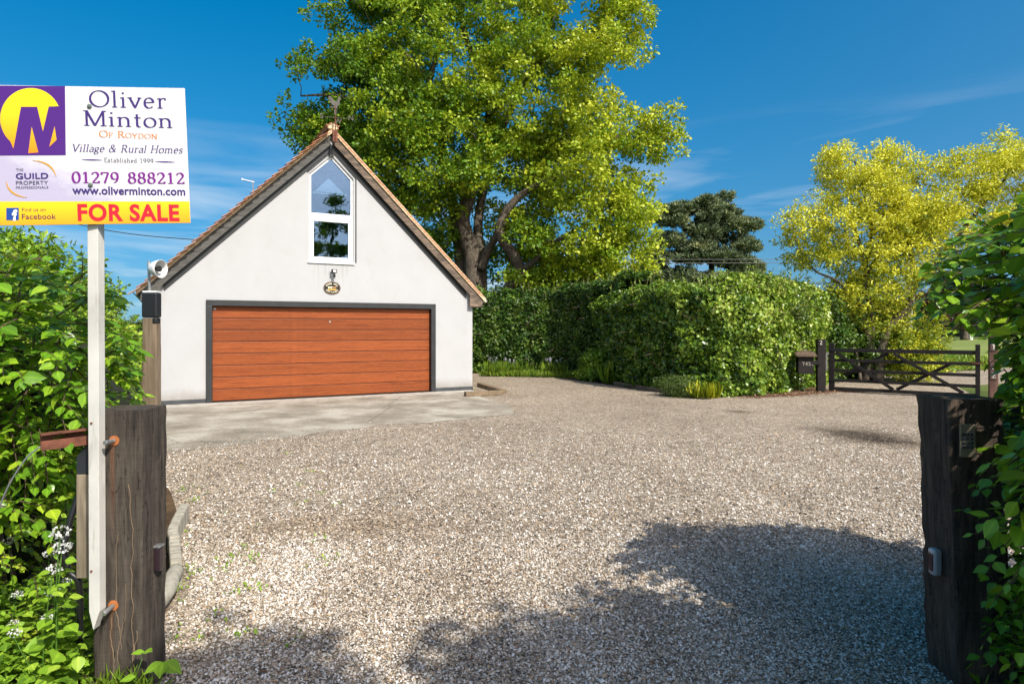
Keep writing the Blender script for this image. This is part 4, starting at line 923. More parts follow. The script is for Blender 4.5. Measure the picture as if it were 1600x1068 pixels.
def line(body, x0, x1, base0, base1, cap, mat, serif=True, y=-.0006, **kw):
    """one printed line: left and right ends and base line in enlarged-photo pixels, cap height likewise"""
    a = suv(x0, base0); c = suv(x1, base1); h = suv(x0, base0-cap)[1]-a[1]
    me = pen_text(body, **kw) if serif else text_mesh(body, **kw)
    if serif: fit(me, a[0], c[0], 0, h, 1.0)
    else: fit(me, a[0], c[0], 0, h, .73 if body != 'www.oliverminton.com' else .73)
    co = np.zeros(len(me.vertices)*3); me.vertices.foreach_get('co', co); co = co.reshape(-1, 3)
    f = (co[:, 0]-a[0])/(c[0]-a[0]); co[:, 1] += a[1]+(c[1]-a[1])*f
    if serif: co[:, 2] = co[:, 2]*.6
    me.vertices.foreach_set('co', co.ravel()); put_text(me, 'lettering', mat, y-.0012)
line('Oliver', 622, 1160, 209, 222, 114, navy, thick=.115, thin=.04, space=.06)
line('Minton', 583, 1200, 340, 357, 106, navy, thick=.12, thin=.04, space=.05)
line('Of Roydon', 690, 1095, 420, 433, 46, orange, small=.74, thick=.13, thin=.045, space=.03)
line('Village & Rural Homes', 507, 1275, 520, 533, 52, navy, shear=.22, thick=.12, thin=.045, space=.02)
line('Established 1999', 727, 1068, 594, 600, 30, ink, thick=.13, thin=.055, space=.10)
line('01279', 500, 830, 738, 741, 77, magenta, thick=.19, thin=.055, space=.05)
line('888212', 890, 1287, 741.5, 745, 77, magenta, thick=.19, thin=.055, space=.05)
line('www.oliverminton.com', 505, 1290, 815, 824, 58, navy, serif=False, bold=.022, spacing=1.02)
line('FOR SALE', 543, 1250, 998, 1000, 116, red, serif=False, bold=.035, spacing=1.08)
line('Find us on', 155, 320, 937, 935, 26, ink, serif=False, bold=.0, spacing=1.05)
line('Facebook', 155, 392, 990, 989, 38, ink, serif=False, bold=.008, spacing=1.02)
line('THE', 113, 163, 656, 656, 19, ink, serif=False, bold=0)
line('GUILD', 112, 338, 711, 708, 41, navy, serif=False, bold=.025, spacing=1.05)
line('PROPERTY', 113, 336, 752, 750, 28, ink, serif=False, bold=0, spacing=1.05)
line('PROFESSIONALS', 113, 338, 780, 777, 18, ink, serif=False, bold=0, spacing=1.05)
board_piece('social_badge', [suv(45, 998), suv(132, 997), suv(132, 911), suv(45, 912)], -.0010, fbblue)
line('f', 88, 126, 997, 997, 72, whitep, serif=False, bold=.05, y=-.0020)
for cx, cy in ((624, 207), (631, 754)):
    u, v = suv(cx, cy); o = MB().tube([(u, -.0045, v), (u, -.0005, v)], .0095, 12).tube([(u, -.008, v), (u, -.0044, v)], .0055, 6).build('fixing_bolt', plain('dull_zinc', (.17, .20, .17), .5, metal=.5), SGN, bevel=.001); o.matrix_local = tiltM
stake_m = wood('painted_stake', (.42, .40, .33), (.64, .62, .56), (14, 14, 2.2), .6, .25, .002, contrast=(.26, .44))
def stake_dirt(nt, c):
    return c
rot_inv = Matrix.Rotation(-SGN.rotation_euler.z, 4, 'Z') @ Matrix.Translation(-SGN.location)
xl_t, xl_b, ws = -1.797, -1.789, .0445
m = MB()
m.add([rot_inv @ Vector(p) for p in ((xl_t, 2.706, 2.30), (xl_t+ws, 2.706, 2.30), (xl_t+ws, 2.751, 2.30), (xl_t, 2.751, 2.30),
       (xl_b, 2.706, .405), (xl_b+ws, 2.706, .405), (xl_b+ws, 2.751, .405), (xl_b, 2.751, .405), (xl_b+.018, 2.706, .325), (xl_b+.018, 2.751, .325))],
      [(3,2,1,0), (0,1,5,4), (1,2,6,5), (2,3,7,6), (3,0,4,7), (4,5,8), (7,9,6), (5,6,9,8), (4,8,9,7)])
m.build('stake', stake_m, SGN, bevel=.002)
for pz in (1.20, .575):
    c = rot_inv @ Vector((-1.778, 2.7055, pz)); MB().tube([c, c+Vector((0, -.003, 0))], .005, 8).build('nail', M['rust'], SGN)
# muddy foot of the stake is its own worn coat
# ------------------------------------------------------------------ gate posts
def post_mat(name, dark, light, streaks=()):
    def extra(nt, col):
        v = coords(nt)
        # saw marks across the grain
        wv = N_(nt, 'ShaderNodeTexNoise', i_Scale=3, i_Detail=4, i_Roughness=.7); nt.links.new(coords(nt, (2, 2, 28)), wv.inputs['Vector'])
        r = ramp_node(nt, [(.36, (.62, .60, .58)), (.56, (1.05, 1.05, 1.05))]); nt.links.new(wv.outputs['Fac'], r.inputs[0])
        mm = N_(nt, 'ShaderNodeMix', data_type='RGBA', blend_type='MULTIPLY'); mm.inputs['Factor'].default_value = .40; nt.links.new(col, mm.inputs['A']); nt.links.new(r.outputs[0], mm.inputs['B']); cur = mm.outputs['Result']
        # drying splits: dark lines along the grain
        ck = N_(nt, 'ShaderNodeTexNoise', i_Scale=3.2, i_Detail=3, i_Roughness=.5, i_Distortion=.5); nt.links.new(coords(nt, (9, 9, .75)), ck.inputs['Vector'])
        cs = N_(nt, 'ShaderNodeMath', operation='SUBTRACT'); cs.inputs[1].default_value = .5; nt.links.new(ck.outputs['Fac'], cs.inputs[0])
        ca = N_(nt, 'ShaderNodeMath', operation='ABSOLUTE'); nt.links.new(cs.outputs[0], ca.inputs[0])
        rk = ramp_node(nt, [(.002, (.16, .14, .13)), (.011, (1, 1, 1))]); nt.links.new(ca.outputs[0], rk.inputs[0])
        mk = N_(nt, 'ShaderNodeMix', data_type='RGBA', blend_type='MULTIPLY'); mk.inputs['Factor'].default_value = .9; nt.links.new(cur, mk.inputs['A']); nt.links.new(rk.outputs[0], mk.inputs['B']); cur = mk.outputs['Result']
        # scuffs showing pale wood
        sc = N_(nt, 'ShaderNodeTexNoise', i_Scale=7, i_Detail=8, i_Roughness=.75); nt.links.new(coords(nt, (1.6, 1.6, .9)), sc.inputs['Vector'])
        r = ramp_node(nt, [(.66, (0, 0, 0)), (.74, (.8, .8, .8))]); nt.links.new(sc.outputs['Fac'], r.inputs[0])
        m2 = N_(nt, 'ShaderNodeMix', data_type='RGBA'); m2.inputs['B'].default_value = (.30, .26, .20, 1); nt.links.new(r.outputs[0], m2.inputs['Factor']); nt.links.new(cur, m2.inputs['A']); cur = m2.outputs['Result']
        for (x, z, w, ln) in streaks:      # rust runs below the bolts
            sp = N_(nt, 'ShaderNodeSeparateXYZ'); nt.links.new(v, sp.inputs[0])
            a = N_(nt, 'ShaderNodeMath', operation='SUBTRACT'); a.inputs[1].default_value = x; nt.links.new(sp.outputs['X'], a.inputs[0])
            ab = N_(nt, 'ShaderNodeMath', operation='ABSOLUTE'); nt.links.new(a.outputs[0], ab.inputs[0])
            mx = N_(nt, 'ShaderNodeMapRange'); mx.inputs['From Min'].default_value = w; mx.inputs['From Max'].default_value = w*.3; nt.links.new(ab.outputs[0], mx.inputs['Value'])
            mz = N_(nt, 'ShaderNodeMapRange'); mz.inputs['From Min'].default_value = z-ln; mz.inputs['From Max'].default_value = z; nt.links.new(sp.outputs['Z'], mz.inputs['Value'])
            lt = N_(nt, 'ShaderNodeMath', operation='LESS_THAN'); lt.inputs[1].default_value = z+.012; nt.links.new(sp.outputs['Z'], lt.inputs[0])
            p = N_(nt, 'ShaderNodeMath', operation='MULTIPLY'); nt.links.new(mx.outputs[0], p.inputs[0]); nt.links.new(mz.outputs[0], p.inputs[1])
            p2 = N_(nt, 'ShaderNodeMath', operation='MULTIPLY'); nt.links.new(p.outputs[0], p2.inputs[0]); nt.links.new(lt.outputs[0], p2.inputs[1])
            p3 = N_(nt, 'ShaderNodeMath', operation='MULTIPLY'); p3.inputs[1].default_value = .30; nt.links.new(p2.outputs[0], p3.inputs[0])
            m3 = N_(nt, 'ShaderNodeMix', data_type='RGBA'); m3.inputs['B'].default_value = (.28, .10, .03, 1); nt.links.new(p3.outputs[0], m3.inputs['Factor']); nt.links.new(cur, m3.inputs['A']); cur = m3.outputs['Result']
        return cur
    return wood(name, dark, light, (16, 16, 1.6), .85, .8, .004, contrast=(.32, .7), extra=extra)
def rough_post(w, d, h, amp, seed, lean=(0, 0), nz_=46, ch=.008):
    """squared timber with worn, wandering edges"""
    ring = []
    for (x0, y0, x1, y1) in ((ch, 0, w-ch, 0), (w, ch, w, d-ch), (w-ch, d, ch, d), (0, d-ch, 0, ch)):
        for k in range(6): ring.append((x0+(x1-x0)*k/5, y0+(y1-y0)*k/5))
    n = len(ring); V = []; Fc = []
    for i in range(nz_+1):
        z = h*i/nz_
        for (x, y) in ring:
            nx, ny = (x-w/2)/(w/2), (y-d/2)/(d/2); corner = max(0, abs(nx)+abs(ny)-1.5)*2
            p = Vector((x*3+seed, y*3, z*2.2)); q = Vector((x*9+seed, y*9, z*11))
            k = amp*(noise.noise(p)+.35*noise.noise(q))-corner*amp*abs(noise.noise(Vector((seed+nx*3, ny*3, z*7))))*1.4
            V.append((x+nx*k+lean[0]*z/h, y+ny*k+lean[1]*z/h, z))
    for i in range(nz_):
        for j in range(n): Fc.append((i*n+j, i*n+(j+1) % n, (i+1)*n+(j+1) % n, (i+1)*n+j))
    Fc.append(tuple(nz_*n+j for j in range(n)))
    m = MB(); m.add(V, Fc); return m
LP = empty('gate_post', (-1.803, 2.756, 0), 0, 'thick dark timber gate post behind the white sign stake', 'gate post')
pm = post_mat('tarred_oak', (.030, .024, .019), (.115, .092, .070), ((.082, 1.10, .014, .42), (.078, .42, .012, .30)))
rough_post(.21, .20, 1.247, .006, 2.2).build('post', pm, LP)
for (x, z, dz) in ((.092, 1.118, .0), (.088, .41, -.012)):
    MB().tube([(x, -.001, z), (x, -.005, z)], .022, 16).build('washer', plain('orange_rust', (.40, .13, .03), .8, var=.35, scale=40), LP, bevel=.001)
    MB().tube([(x, -.004, z), (x-.006, -.058, z+dz)], .010, 12).build('bolt', M['steel'], LP, bevel=.002)
MB().box(.209, .236, .085, .125, .52, .625).build('photocell', flat('dark_lens_plastic', (.03, .018, .022), .15), LP, bevel=.006)
MB().box(.209, .240, .083, .127, .626, .635).build('photocell_cap', M['steel'], LP, bevel=.002)
stem_m = plain('dead_ivy_stem', (.20, .14, .085), .85, var=.3)
def wander(x, z0, z1, seed, amp=.012):
    return [(x+amp*noise.noise(Vector((seed, 0, z*9)))+.3*amp*noise.noise(Vector((seed, 3, z*40))), -.0015, z) for z in np.linspace(z0, z1, 26)]
for (x, z0, z1, r_) in ((.165, .12, .93, .0028), (.085, .05, .36, .0032), (.105, .02, .42, .0028), (.112, .40, .72, .0024), (.185, .05, .30, .0028), (.13, .22, .50, .002)):
    MB().tube(wander(x, z0, z1, x*50, .02), r_*.62, 5).build('ivy_stem', stem_m, LP)
brd = wood('grey_plank', (.16, .125, .085), (.36, .29, .20), (14, 14, 1.5), .85, .5)
bo = MB().box(-.108, -.012, .05, .075, .505, .96).build('plank', brd, LP, bevel=.003); bo['label'] = 'bare weathered lower plank beside the post'
MB().prism([(-.108, .961), (-.012, .961), (-.012, 1.12), (-.045, 1.12), (-.108, 1.04)], .051, .075).build('plank_top', plain('black_coated_wood', (.02, .022, .026), .6), LP, bevel=.003)
ch_ = MB(); A, B = Vector((-.195, -.045, 1.118)), Vector((-.005, .11, 1.128)); dirv = (B-A).normalized(); side = Vector((0, 0, 1)).cross(dirv).normalized()
for off, w_, h_ in ((Vector((0, 0, .033)), .06, .005), (side*.0275, .005, .060), (side*-.0275-Vector((0, 0, .012)), .005, .04)):
    ch_.bar(A+off, B+off, w_, h_)
ch_.build('steel_channel', M['rust'], LP, bevel=.001)
hose = MB().tube(smooth_path([(-1.925, 2.88, .92), (-1.96, 2.84, .75), (-1.972, 2.82, .62), (-1.95, 2.82, .53), (-1.915, 2.83, .47), (-1.93, 2.86, .25), (-1.95, 2.88, .0)], 6), .014, 8).build('black_hose', M['dark'], None, smooth=True)
tag(hose, 'black flexible conduit curling beside the grey plank', 'hose')
wire = MB().tube(smooth_path([(-2.0, 2.715, 1.10), (-2.06, 2.70, 1.04), (-2.15, 2.70, .88), (-2.22, 2.72, .66), (-2.25, 2.74, .45), (-2.27, 2.76, .0)], 6), .0035, 6).build('grey_wire', plain('grey_cable', (.17, .18, .19), .5), None, smooth=True)
tag(wire, 'thin grey wire hanging from the rusty channel into the hedge', 'wire')
RP = empty('gate_post', (1.985, 2.84, 0), 0, 'massive dark timber gate post with keypad at the right foreground', 'gate post')
pm2 = post_mat('tarred_oak_dark', (.03, .021, .016), (.15, .105, .075))
rough_post(.25, .23, 1.285, .012, 9.1, (-.048, .0)).build('post', pm2, RP)
kp = MB().box(-.030, .030, -.012, 0, -.072, .072).build('keypad', plain('brushed_brass_plate', (.36, .29, .20), .4, metal=.6, scale=60), RP, bevel=.002)
kp.location = (.018, -.020, 1.108); kp.rotation_euler = (0, 0, R(-14))
for r_ in range(4):
    for c_ in range(3):
        MB().box(-.0055+(c_-1)*.0155, .0055+(c_-1)*.0155, -.016, -.0121, .027-r_*.0185-.006, .027-r_*.0185+.006).build('key', flat('key_chrome', (.05, .06, .075), .25, metal=.3) if r_+c_ == 0 else bpy.data.materials['key_chrome'], kp, bevel=.001)
pc = MB().box(-.040, .0, .075, .125, .470, .592).build('photocell', plain('silver_grey_case', (.42, .46, .50), .35, metal=.4), RP, bevel=.012); pc.location = (-.022, 0, 0)
MB().box(-.044, -.0405, .083, .117, .49, .57).build('photocell_window', flat('smoked_red', (.05, .012, .012), .1), RP, bevel=.002).location = (-.022, 0, 0)

dp = empty('dish_post', (-2.487, 4.30, 0), 0, 'slim brown timber post with a black cap sleeve behind the left gate post', 'post')
rough_post(.098, .06, 1.672, .002, 5, nz_=30, ch=.004).build('post', wood('brown_post', (.13, .095, .06), (.32, .24, .16), (22, 22, 1.6), .8, .4), dp)
MB().box(-.003, .101, -.003, .063, 1.674, 1.842).box(.068, .101, -.003, .05, 1.63, 1.6735).build('cap_sleeve', plain('black_rubber', (.016, .017, .019), .45), dp, bevel=.010)
ds = empty('dish_antenna', (-2.457, 4.36, 1.843), 0, 'small white dish on a steel stem above the slim post', 'antenna')
MB().box(-.045, .05, -.03, .03, 0, .012).build('foot_plate', M['white_metal'], ds, bevel=.002)
MB().tube([(-.012, 0, .012), (-.018, 0, .215)], .0095, 10).build('stem', M['steel'], ds)
ax_ = Vector((.985, -.22, -.05)).normalized()
def dish():
    m = MB(); a = ax_.orthogonal().normalized(); b = ax_.cross(a); V = []; Fc = []; rings = 7; seg = 28
    for i in range(rings+1):
        t = i/rings; rr = .062*t**.5; d = .085*t**2.0
        for j in range(seg): V.append(ax_*d+(a*math.cos(2*math.pi*j/seg)+b*math.sin(2*math.pi*j/seg))*max(rr, .004))
    for i in range(rings):
        for j in range(seg): Fc.append((i*seg+j, i*seg+(j+1) % seg, (i+1)*seg+(j+1) % seg, (i+1)*seg+j))
    Fc.append(tuple(range(seg))[::-1])
    m.add(V, Fc); o = m.build('bowl', M['white_metal'], ds, smooth=True); s = o.modifiers.new('thick', 'SOLIDIFY'); s.thickness = .003; o.location = (-.005, -.002, .165); return o
dish()
q0 = Vector((-.005, -.002, .165)); MB().tube([q0, q0+ax_*.06], .012, 10).tube([q0+ax_*.058, q0+ax_*.075], .02, 12).build('feed', M['frame'], ds)
MB().tube([(-.02, 0, .165), (.0, 0, .165)], .014, 8).build('clamp', M['steel'], ds)

# ------------------------------------------------------------------ kerb, sleepers, edging
kerb = empty('kerb_edging', (0, 0, 0), 0, 'short curved run of pale concrete edging beside the left gate post', 'kerb'); kerb.location = (-2.2, 4.3, 0)
km = plain('old_concrete', (.36, .33, .26), .9, var=.25, scale=20, bump=.6, bdist=.004)
kl = kerb.location
for pts, w_, h_ in ((((-2.74, 5.35), (-2.50, 4.72), (-2.37, 4.50)), .07, .16), (((-2.37, 4.49), (-2.22, 4.22), (-2.125, 4.05)), .07, .15)):
    m = MB(); pp = smooth_path([(x, y, 0) for x, y in pts], 4)
    for a, c in zip(pp[:-1], pp[1:]): m.bar(a-kl+Vector((0, 0, h_/2-.02)), c-kl+Vector((0, 0, h_/2-.02)), w_, h_)
    m.build('edging_stone', km, kerb, bevel=.012)
m = MB().tube([p-kl for p in smooth_path([(-2.115, 4.03, .075), (-2.07, 3.90, .085), (-2.01, 3.74, .075), (-1.965, 3.5, .065), (-1.96, 3.25, .06)], 4)], .045, 10).build('edging_stone', km, kerb, smooth=True)
sl = MB().box(0, .92, 0, .16, 0, .105).build('timber_sleeper', M['old_timber'], None, bevel=.008); sl.location = (-1.07, 14.95, .009); sl.rotation_euler = (0, 0, R(24))
tag(sl, 'short timber sleeper lying across the front of the garage corner', 'sleeper')
sl2 = MB().box(0, .16, 0, 2.1, 0, .10).build('timber_sleeper', M['old_timber'], None, bevel=.008); sl2.location = (-.28, 15.62, .009); sl2.rotation_euler = (0, 0, R(19))
tag(sl2, 'long timber sleeper running back along the garage side', 'sleeper')
ed = MB(); pp = [(2.9, 18.2), (3.5, 16.55), (4.0, 15.55), (4.25, 15.1)]
for a, c in zip(pp[:-1], pp[1:]): ed.bar((*a, .05), (*c, .05), .04, .10)
edo = ed.build('timber_edging', M['old_timber'], None, bevel=.004); tag(edo, 'low timber edging board along the foot of the ivy hedge', 'edging')

# ------------------------------------------------------------------ five bar gate
gw = wood('dark_gate_timber', (.008, .0065, .006), (.028, .022, .018), (10, 10, 10), .7, .4)
gx0, gx1 = Vector((8.06, 16.28, 0)), Vector((10.55, 14.42, 0)); gd_ = (gx1-gx0); GL = gd_.length; ga = math.atan2(gd_.y, gd_.x)
gate = empty('field_gate', gx0, ga, 'dark timber five bar gate with crossed braces closing the drive', 'gate')
MB().box(0, .13, -.045, .045, .04, 1.23).build('hanging_stile', gw, gate, bevel=.008)
MB().box(GL-.09, GL, -.04, .04, .04, 1.24).build('clapping_stile', gw, gate, bevel=.008)
for z, h in ((1.055, .095), (.80, .075), (.545, .075), (.295, .075), (.085, .085)):
    MB().box(.131, GL-.091, -.022, .022, z-h/2, z+h/2).build('rail', gw, gate, bevel=.005)
for (xa, za, xb, zb) in ((.16, 1.0, 1.42, .13), (1.30, 1.0, .35, .42), (1.42, 1.0, 2.80, .13), (2.55, .78, 1.48, .13)):
    d = -.037 if xb > xa else .037
    MB().bar((xa, d, za), (xb, d, zb), .075, .028, up=(0, 1, 0)).build('brace', gw, gate, bevel=.004)
MB().bar((.02, -.052, 1.06), (.55, -.052, 1.06), .01, .05, up=(0, 0, 1)).build('hinge_strap', M['dark'], gate)
MB().bar((.02, -.052, .30), (.42, -.052, .30), .01, .045, up=(0, 0, 1)).build('hinge_strap', M['dark'], gate)
MB().box(GL-.16, GL+.05, -.06, -.042, .80, .83).build('latch_bolt', M['rust'], gate, bevel=.003)
MB().box(.20, .23, -.030, .030, .02, 1.02).build('diagonal_stop', gw, gate) if False else None
NP = empty('number_post', (7.66, 16.05, 0), R(-12), 'dark gate hanging post with a white figure 2 near its top', 'post')
rough_post(.20, .20, 1.33, .006, 4.4, nz_=24).build('post', gw, NP)
cream2 = flat('number_cream', (.72, .68, .55), .5)
def figure(ch, parent, h, loc, mat, rz=0, thick=.16, thin=.07):
    me = pen_text(ch, thick=thick, thin=thin); w_ = h*.62; fit(me, 0, w_, 0, h, 1.0); me.transform(Matrix.Rotation(R(90), 4, 'X')); return link('figure', me, parent, mat, loc)
figure('2', NP, .095, (.05, -.016, 1.20), cream2)
MB().box(.19, .27, .02, .08, .95, 1.0).box(.20, .24, .02, .06, .55, .95).build('latch_bracket', plain('grey_lichen_timber', (.16, .15, .13), .9), NP)
MP = empty('number_post', (10.66, 14.30, 0), R(-30), 'reddish brown gate post with two number plates behind the leaves', 'post')
rough_post(.17, .17, 1.62, .003, 8.3, nz_=24).build('post', wood('red_brown_post', (.10, .05, .035), (.23, .13, .095), (14, 14, 1.5), .8, .4), MP)
for z, ch in ((1.13, '1'), (.50, '2')):
    MB().box(.02, .145, -.016, -.005, z-.03, z+.33).build('number_plate', plain('brown_plate', (.13, .075, .06), .5), MP, bevel=.003)
    figure(ch, MP, .12, (.045, -.0185, z), cream2)
    MB().tube([(.082, -.0165, z+.23), (.082, -.022, z+.23)], .048, 18).build('round_button', M['dark'], MP, bevel=.002)
    me = MB().prism([(.082+.036*math.cos(a), z+.225+.036*math.sin(a)) for a in np.linspace(R(200), R(380), 12)]+[(.082+.024*math.cos(a), z+.225+.024*math.sin(a)) for a in np.linspace(R(380), R(200), 12)], -.0235, -.0222).build('arc_mark', cream2, MP)
mbx = empty('letter_box', (7.16, 16.0, 0), R(-12), 'dark wooden letter box with cream lettering hung beside the hanging post', 'letter box')
MB().prism([(0, .47), (.36, .47), (.36, .93), (0, .93)], 0, .30).build('case', gw, mbx, bevel=.006)
lid = MB().add([(-.06, -.08, .90), (.42, -.08, .90), (.42, .34, 1.02), (-.06, .34, 1.02), (-.06, -.08, .925), (.42, -.08, .925), (.42, .34, 1.045), (-.06, .34, 1.045)], [(0,3,2,1),(4,5,6,7),(0,1,5,4),(1,2,6,5),(2,3,7,6),(3,0,4,7)]).build('lid', plain('mossy_brown_lid', (.10, .065, .04), .9, var=.6, scale=14, bump=.5), mbx)
MB().box(.361, .545, .10, .15, .70, .80).build('arm', gw, mbx)
dim = flat('worn_lettering', (.30, .27, .22), .7)
for ch, x in (('7', .09), ('4', .16), ('5', .23), ('.', .30)): figure(ch, mbx, .085, (x, -.004, .68), dim, thick=.2, thin=.12)

# ------------------------------------------------------------------ overhead wires and pole
cab = flat('cable_black', (.02, .02, .022), .5)
A = P(90, 343, 19); B = P(300, 374, 16.4)
w = MB().tube([A+(B-A)*t+Vector((0, 0, -.10*math.sin(math.pi*t))) for t in np.linspace(-1.2, 1.05, 20)], .011, 5).build('overhead_wire', cab); tag(w, 'black service wire sloping down to the garage roof at the left', 'wire')
for y_, lab in ((402, 'upper of two overhead wires crossing the pine tree'), (407.5, 'lower of two overhead wires crossing the pine tree')):
    A = P(700, y_, 34); B = P(1421, y_, 34)
    w = MB().tube([A+(B-A)*t+Vector((0, 0, -.12*math.sin(math.pi*t))) for t in np.linspace(-.3, 1.0, 24)], .016, 5).build('overhead_wire', cab); tag(w, lab, 'wire')
pl = MB().tube([P(1421, 560.06, 34), P(1421, 392, 34)], [.16, .12], 10).build('utility_pole', plain('silvered_pole', (.36, .34, .30), .8), None, smooth=True)
tag(pl, 'pale utility pole half hidden behind the yellow tree', 'utility pole'); 
# ------------------------------------------------------------------ foliage materials
M['oak_leaf'] = leafy('oak_leaf', [(0, (.03, .09, .008)), (.35, (.12, .25, .014)), (.65, (.31, .41, .02)), (1, (.57, .60, .038))], .27, (.44, .54, .03))
M['yellow_leaf'] = leafy('golden_leaf', [(0, (.06, .12, .012)), (.35, (.17, .27, .02)), (.65, (.56, .58, .035)), (1, (.84, .82, .09))], .28, (.72, .64, .03))
M['pine_needle'] = leafy('pine_needle', [(0, (.06, .10, .05)), (.5, (.18, .235, .115)), (1, (.42, .44, .20))], .12, (.10, .14, .05), .55)
M['yew'] = leafy('dark_hedge_leaf', [(0, (.016, .045, .008)), (.5, (.055, .125, .014)), (1, (.22, .32, .04))], .15, (.14, .22, .02), .4)
M['ivy'] = leafy('ivy_hedge_leaf', [(0, (.025, .07, .008)), (.4, (.105, .20, .016)), (.75, (.26, .37, .032)), (1, (.46, .51, .10))], .14, (.25, .36, .03), .32, .5)
M['bush'] = leafy('broad_leaf', [(0, (.055, .15, .012)), (.5, (.17, .36, .02)), (1, (.44, .60, .04))], .32, (.26, .42, .02), .32, .45)
M['hedge_leaf'] = leafy('privet_leaf', [(0, (.05, .13, .012)), (.5, (.20, .36, .024)), (1, (.46, .55, .05))], .25, (.34, .44, .03), .32, .45)
M['weed'] = leafy('weed_leaf', [(0, (.08, .18, .02)), (.5, (.24, .42, .03)), (1, (.46, .60, .07))], .3, (.36, .46, .05), .5)
M['copper'] = leafy('copper_leaf', [(0, (.04, .015, .018)), (.5, (.11, .035, .045)), (1, (.24, .10, .10))], .3, (.30, .08, .08))
M['far_leaf'] = leafy('far_leaf', [(0, (.04, .08, .02)), (.5, (.09, .14, .03)), (1, (.20, .24, .07))], .25)
M['petal'] = leafy('white_petal', [(0, (.70, .70, .66)), (1, (.82, .82, .80))], .3, (.8, .8, .75))
M['bluebell'] = leafy('pale_flower', [(0, (.50, .48, .62)), (1, (.75, .72, .78))], .3, (.6, .6, .7))
M['grass'] = leafy('grass_blade', [(0, (.08, .17, .018)), (.5, (.19, .32, .03)), (1, (.38, .44, .07))], .4, (.35, .45, .05))
M['core'] = plain('hedge_shade_core', (.016, .024, .009), .95, var=.4, scale=8)  # dark filler inside the hedges, their inner shade put into its colour
M['litter'] = leafy('dead_leaf', [(0, (.10, .05, .03)), (.5, (.22, .11, .06)), (1, (.38, .24, .13))], .1, (.3, .15, .06), .8)

def hedge(name, label, front, thick, height, n, leaf, wid, mat, tr=(0, .62), bias=None, noise_amp=.14, nscale=.9, depth=.22, up=.35, spread=.75, tmpl=T_SMALL, rnd=.35, tint_f=None):
    pos, nr, cp, cf = hedge_points(front, thick, height, n, rnd, noise_amp, nscale, tr, depth)
    root = empty(name, (float(pos[:, 0].mean()), float(pos[:, 1].mean()), 0), 0, label, 'hedge')
    base = np.array(root.location)
    me = np_mesh('dark_core', cp-base, cf, M['core']); link('dark_core', me, root)['kind'] = 'stuff'
    k = len(pos); U = unit(nr*.25+rand_dir(k)*1.0+np.array((0, 0, -.15))); Nm = nr*1.0+rand_dir(k)*spread+np.array((0, 0, up))
    clump = np.array([noise.noise(Vector(p)*2.3) for p in pos])
    t = .45+.42*clump+rng.normal(0, .17, k)
    if tint_f is not None: t = t+tint_f(pos)
    sz = leaf*(.65+.7*rng.random(k))
    leaf_cloud('foliage', pos-base-U*sz[:, None]*.5, U, Nm, sz, wid, t, mat, tmpl, root)
    # stray shoots and bare twigs that break the clipped outline
    tt = nr[:, 2] > .35; cand = np.where(tt)[0]; gsh = np.random.default_rng(int(n))
    Ps, Us, Ns, Ts, tw = [], [], [], [], []
    for i in gsh.choice(cand, min(len(cand), int(len(pos)/170)), replace=False):
        d = unit(nr[i]*.6+gsh.normal(0, .45, 3)+np.array((0, 0, .7))); l = .12+.26*gsh.random(); kk = 7
        tw.append((np.stack([pos[i]-d*.1-base, pos[i]+d*l-base]), [.006, .003]))
        for j in range(kk): Ps.append(pos[i]+d*l*(j+1)/kk); Us.append(unit(d*.4+gsh.normal(0, .6, 3))); Ns.append(gsh.normal(0, .5, 3)+np.array((0, 0, 1))); Ts.append(.62+gsh.normal(0, .15))
    leaf_cloud('shoot_leaves', np.array(Ps)-base, np.array(Us), np.array(Ns), leaf*(.5+.5*gsh.random(len(Ps))), wid, np.array(Ts), mat, tmpl, root)
    face = np.where(nr[:, 2] < .3)[0]
    for i in gsh.choice(face, 130, replace=False):
        a = pos[i]+nr[i]*.06-base; d = unit(gsh.normal(0, 1, 3)*np.array((1, 1, .6))); tw.append((np.stack([a, a+d*.18, a+d*.35+gsh.normal(0, .04, 3)]), [.006, .005, .003]))
    tubes_obj('twigs', tw, plain(name+'_twig', (.22, .15, .10), .9), root, 4, kind='stuff')
    return root
h1 = hedge('conifer_hedge', 'tall dark clipped hedge running back beside the garage', [(-4.6, 23.6), (-1.2, 22.9), (1.2, 22.0), (2.4, 20.6), (3.1, 18.9)], 1.6, lambda s: 2.9+.35*np.clip((s-.55)*2, 0, 1), 46000, .12, .55, M['yew'], noise_amp=.26, nscale=1.1, depth=.3, up=.15, spread=.6)
def ivy_t(p): return .12*np.clip((p[:, 2]-1.2)/1.5, -1, 1)+.14*np.clip((p[:, 0]-4.6)/1.0, -1, 1)  # lit top and right face, darker left face, put into the tint
h2 = hedge('ivy_hedge', 'big rounded ivy covered hedge between the drive and the gate', [(2.55, 19.6), (3.35, 17.2), (4.0, 15.7), (4.75, 14.95), (5.6, 15.0), (6.6, 15.75), (7.5, 16.75), (8.4, 17.6), (9.15, 18.5), (9.2, 19.8)], 1.9,
           lambda s: 2.72+.22*np.clip(1-np.abs(s-.66)*4, 0, 1), 68000, .086, .85, M['ivy'], noise_amp=.30, nscale=1.4, depth=.42, up=.4, spread=1.0, tint_f=ivy_t, rnd=.45)
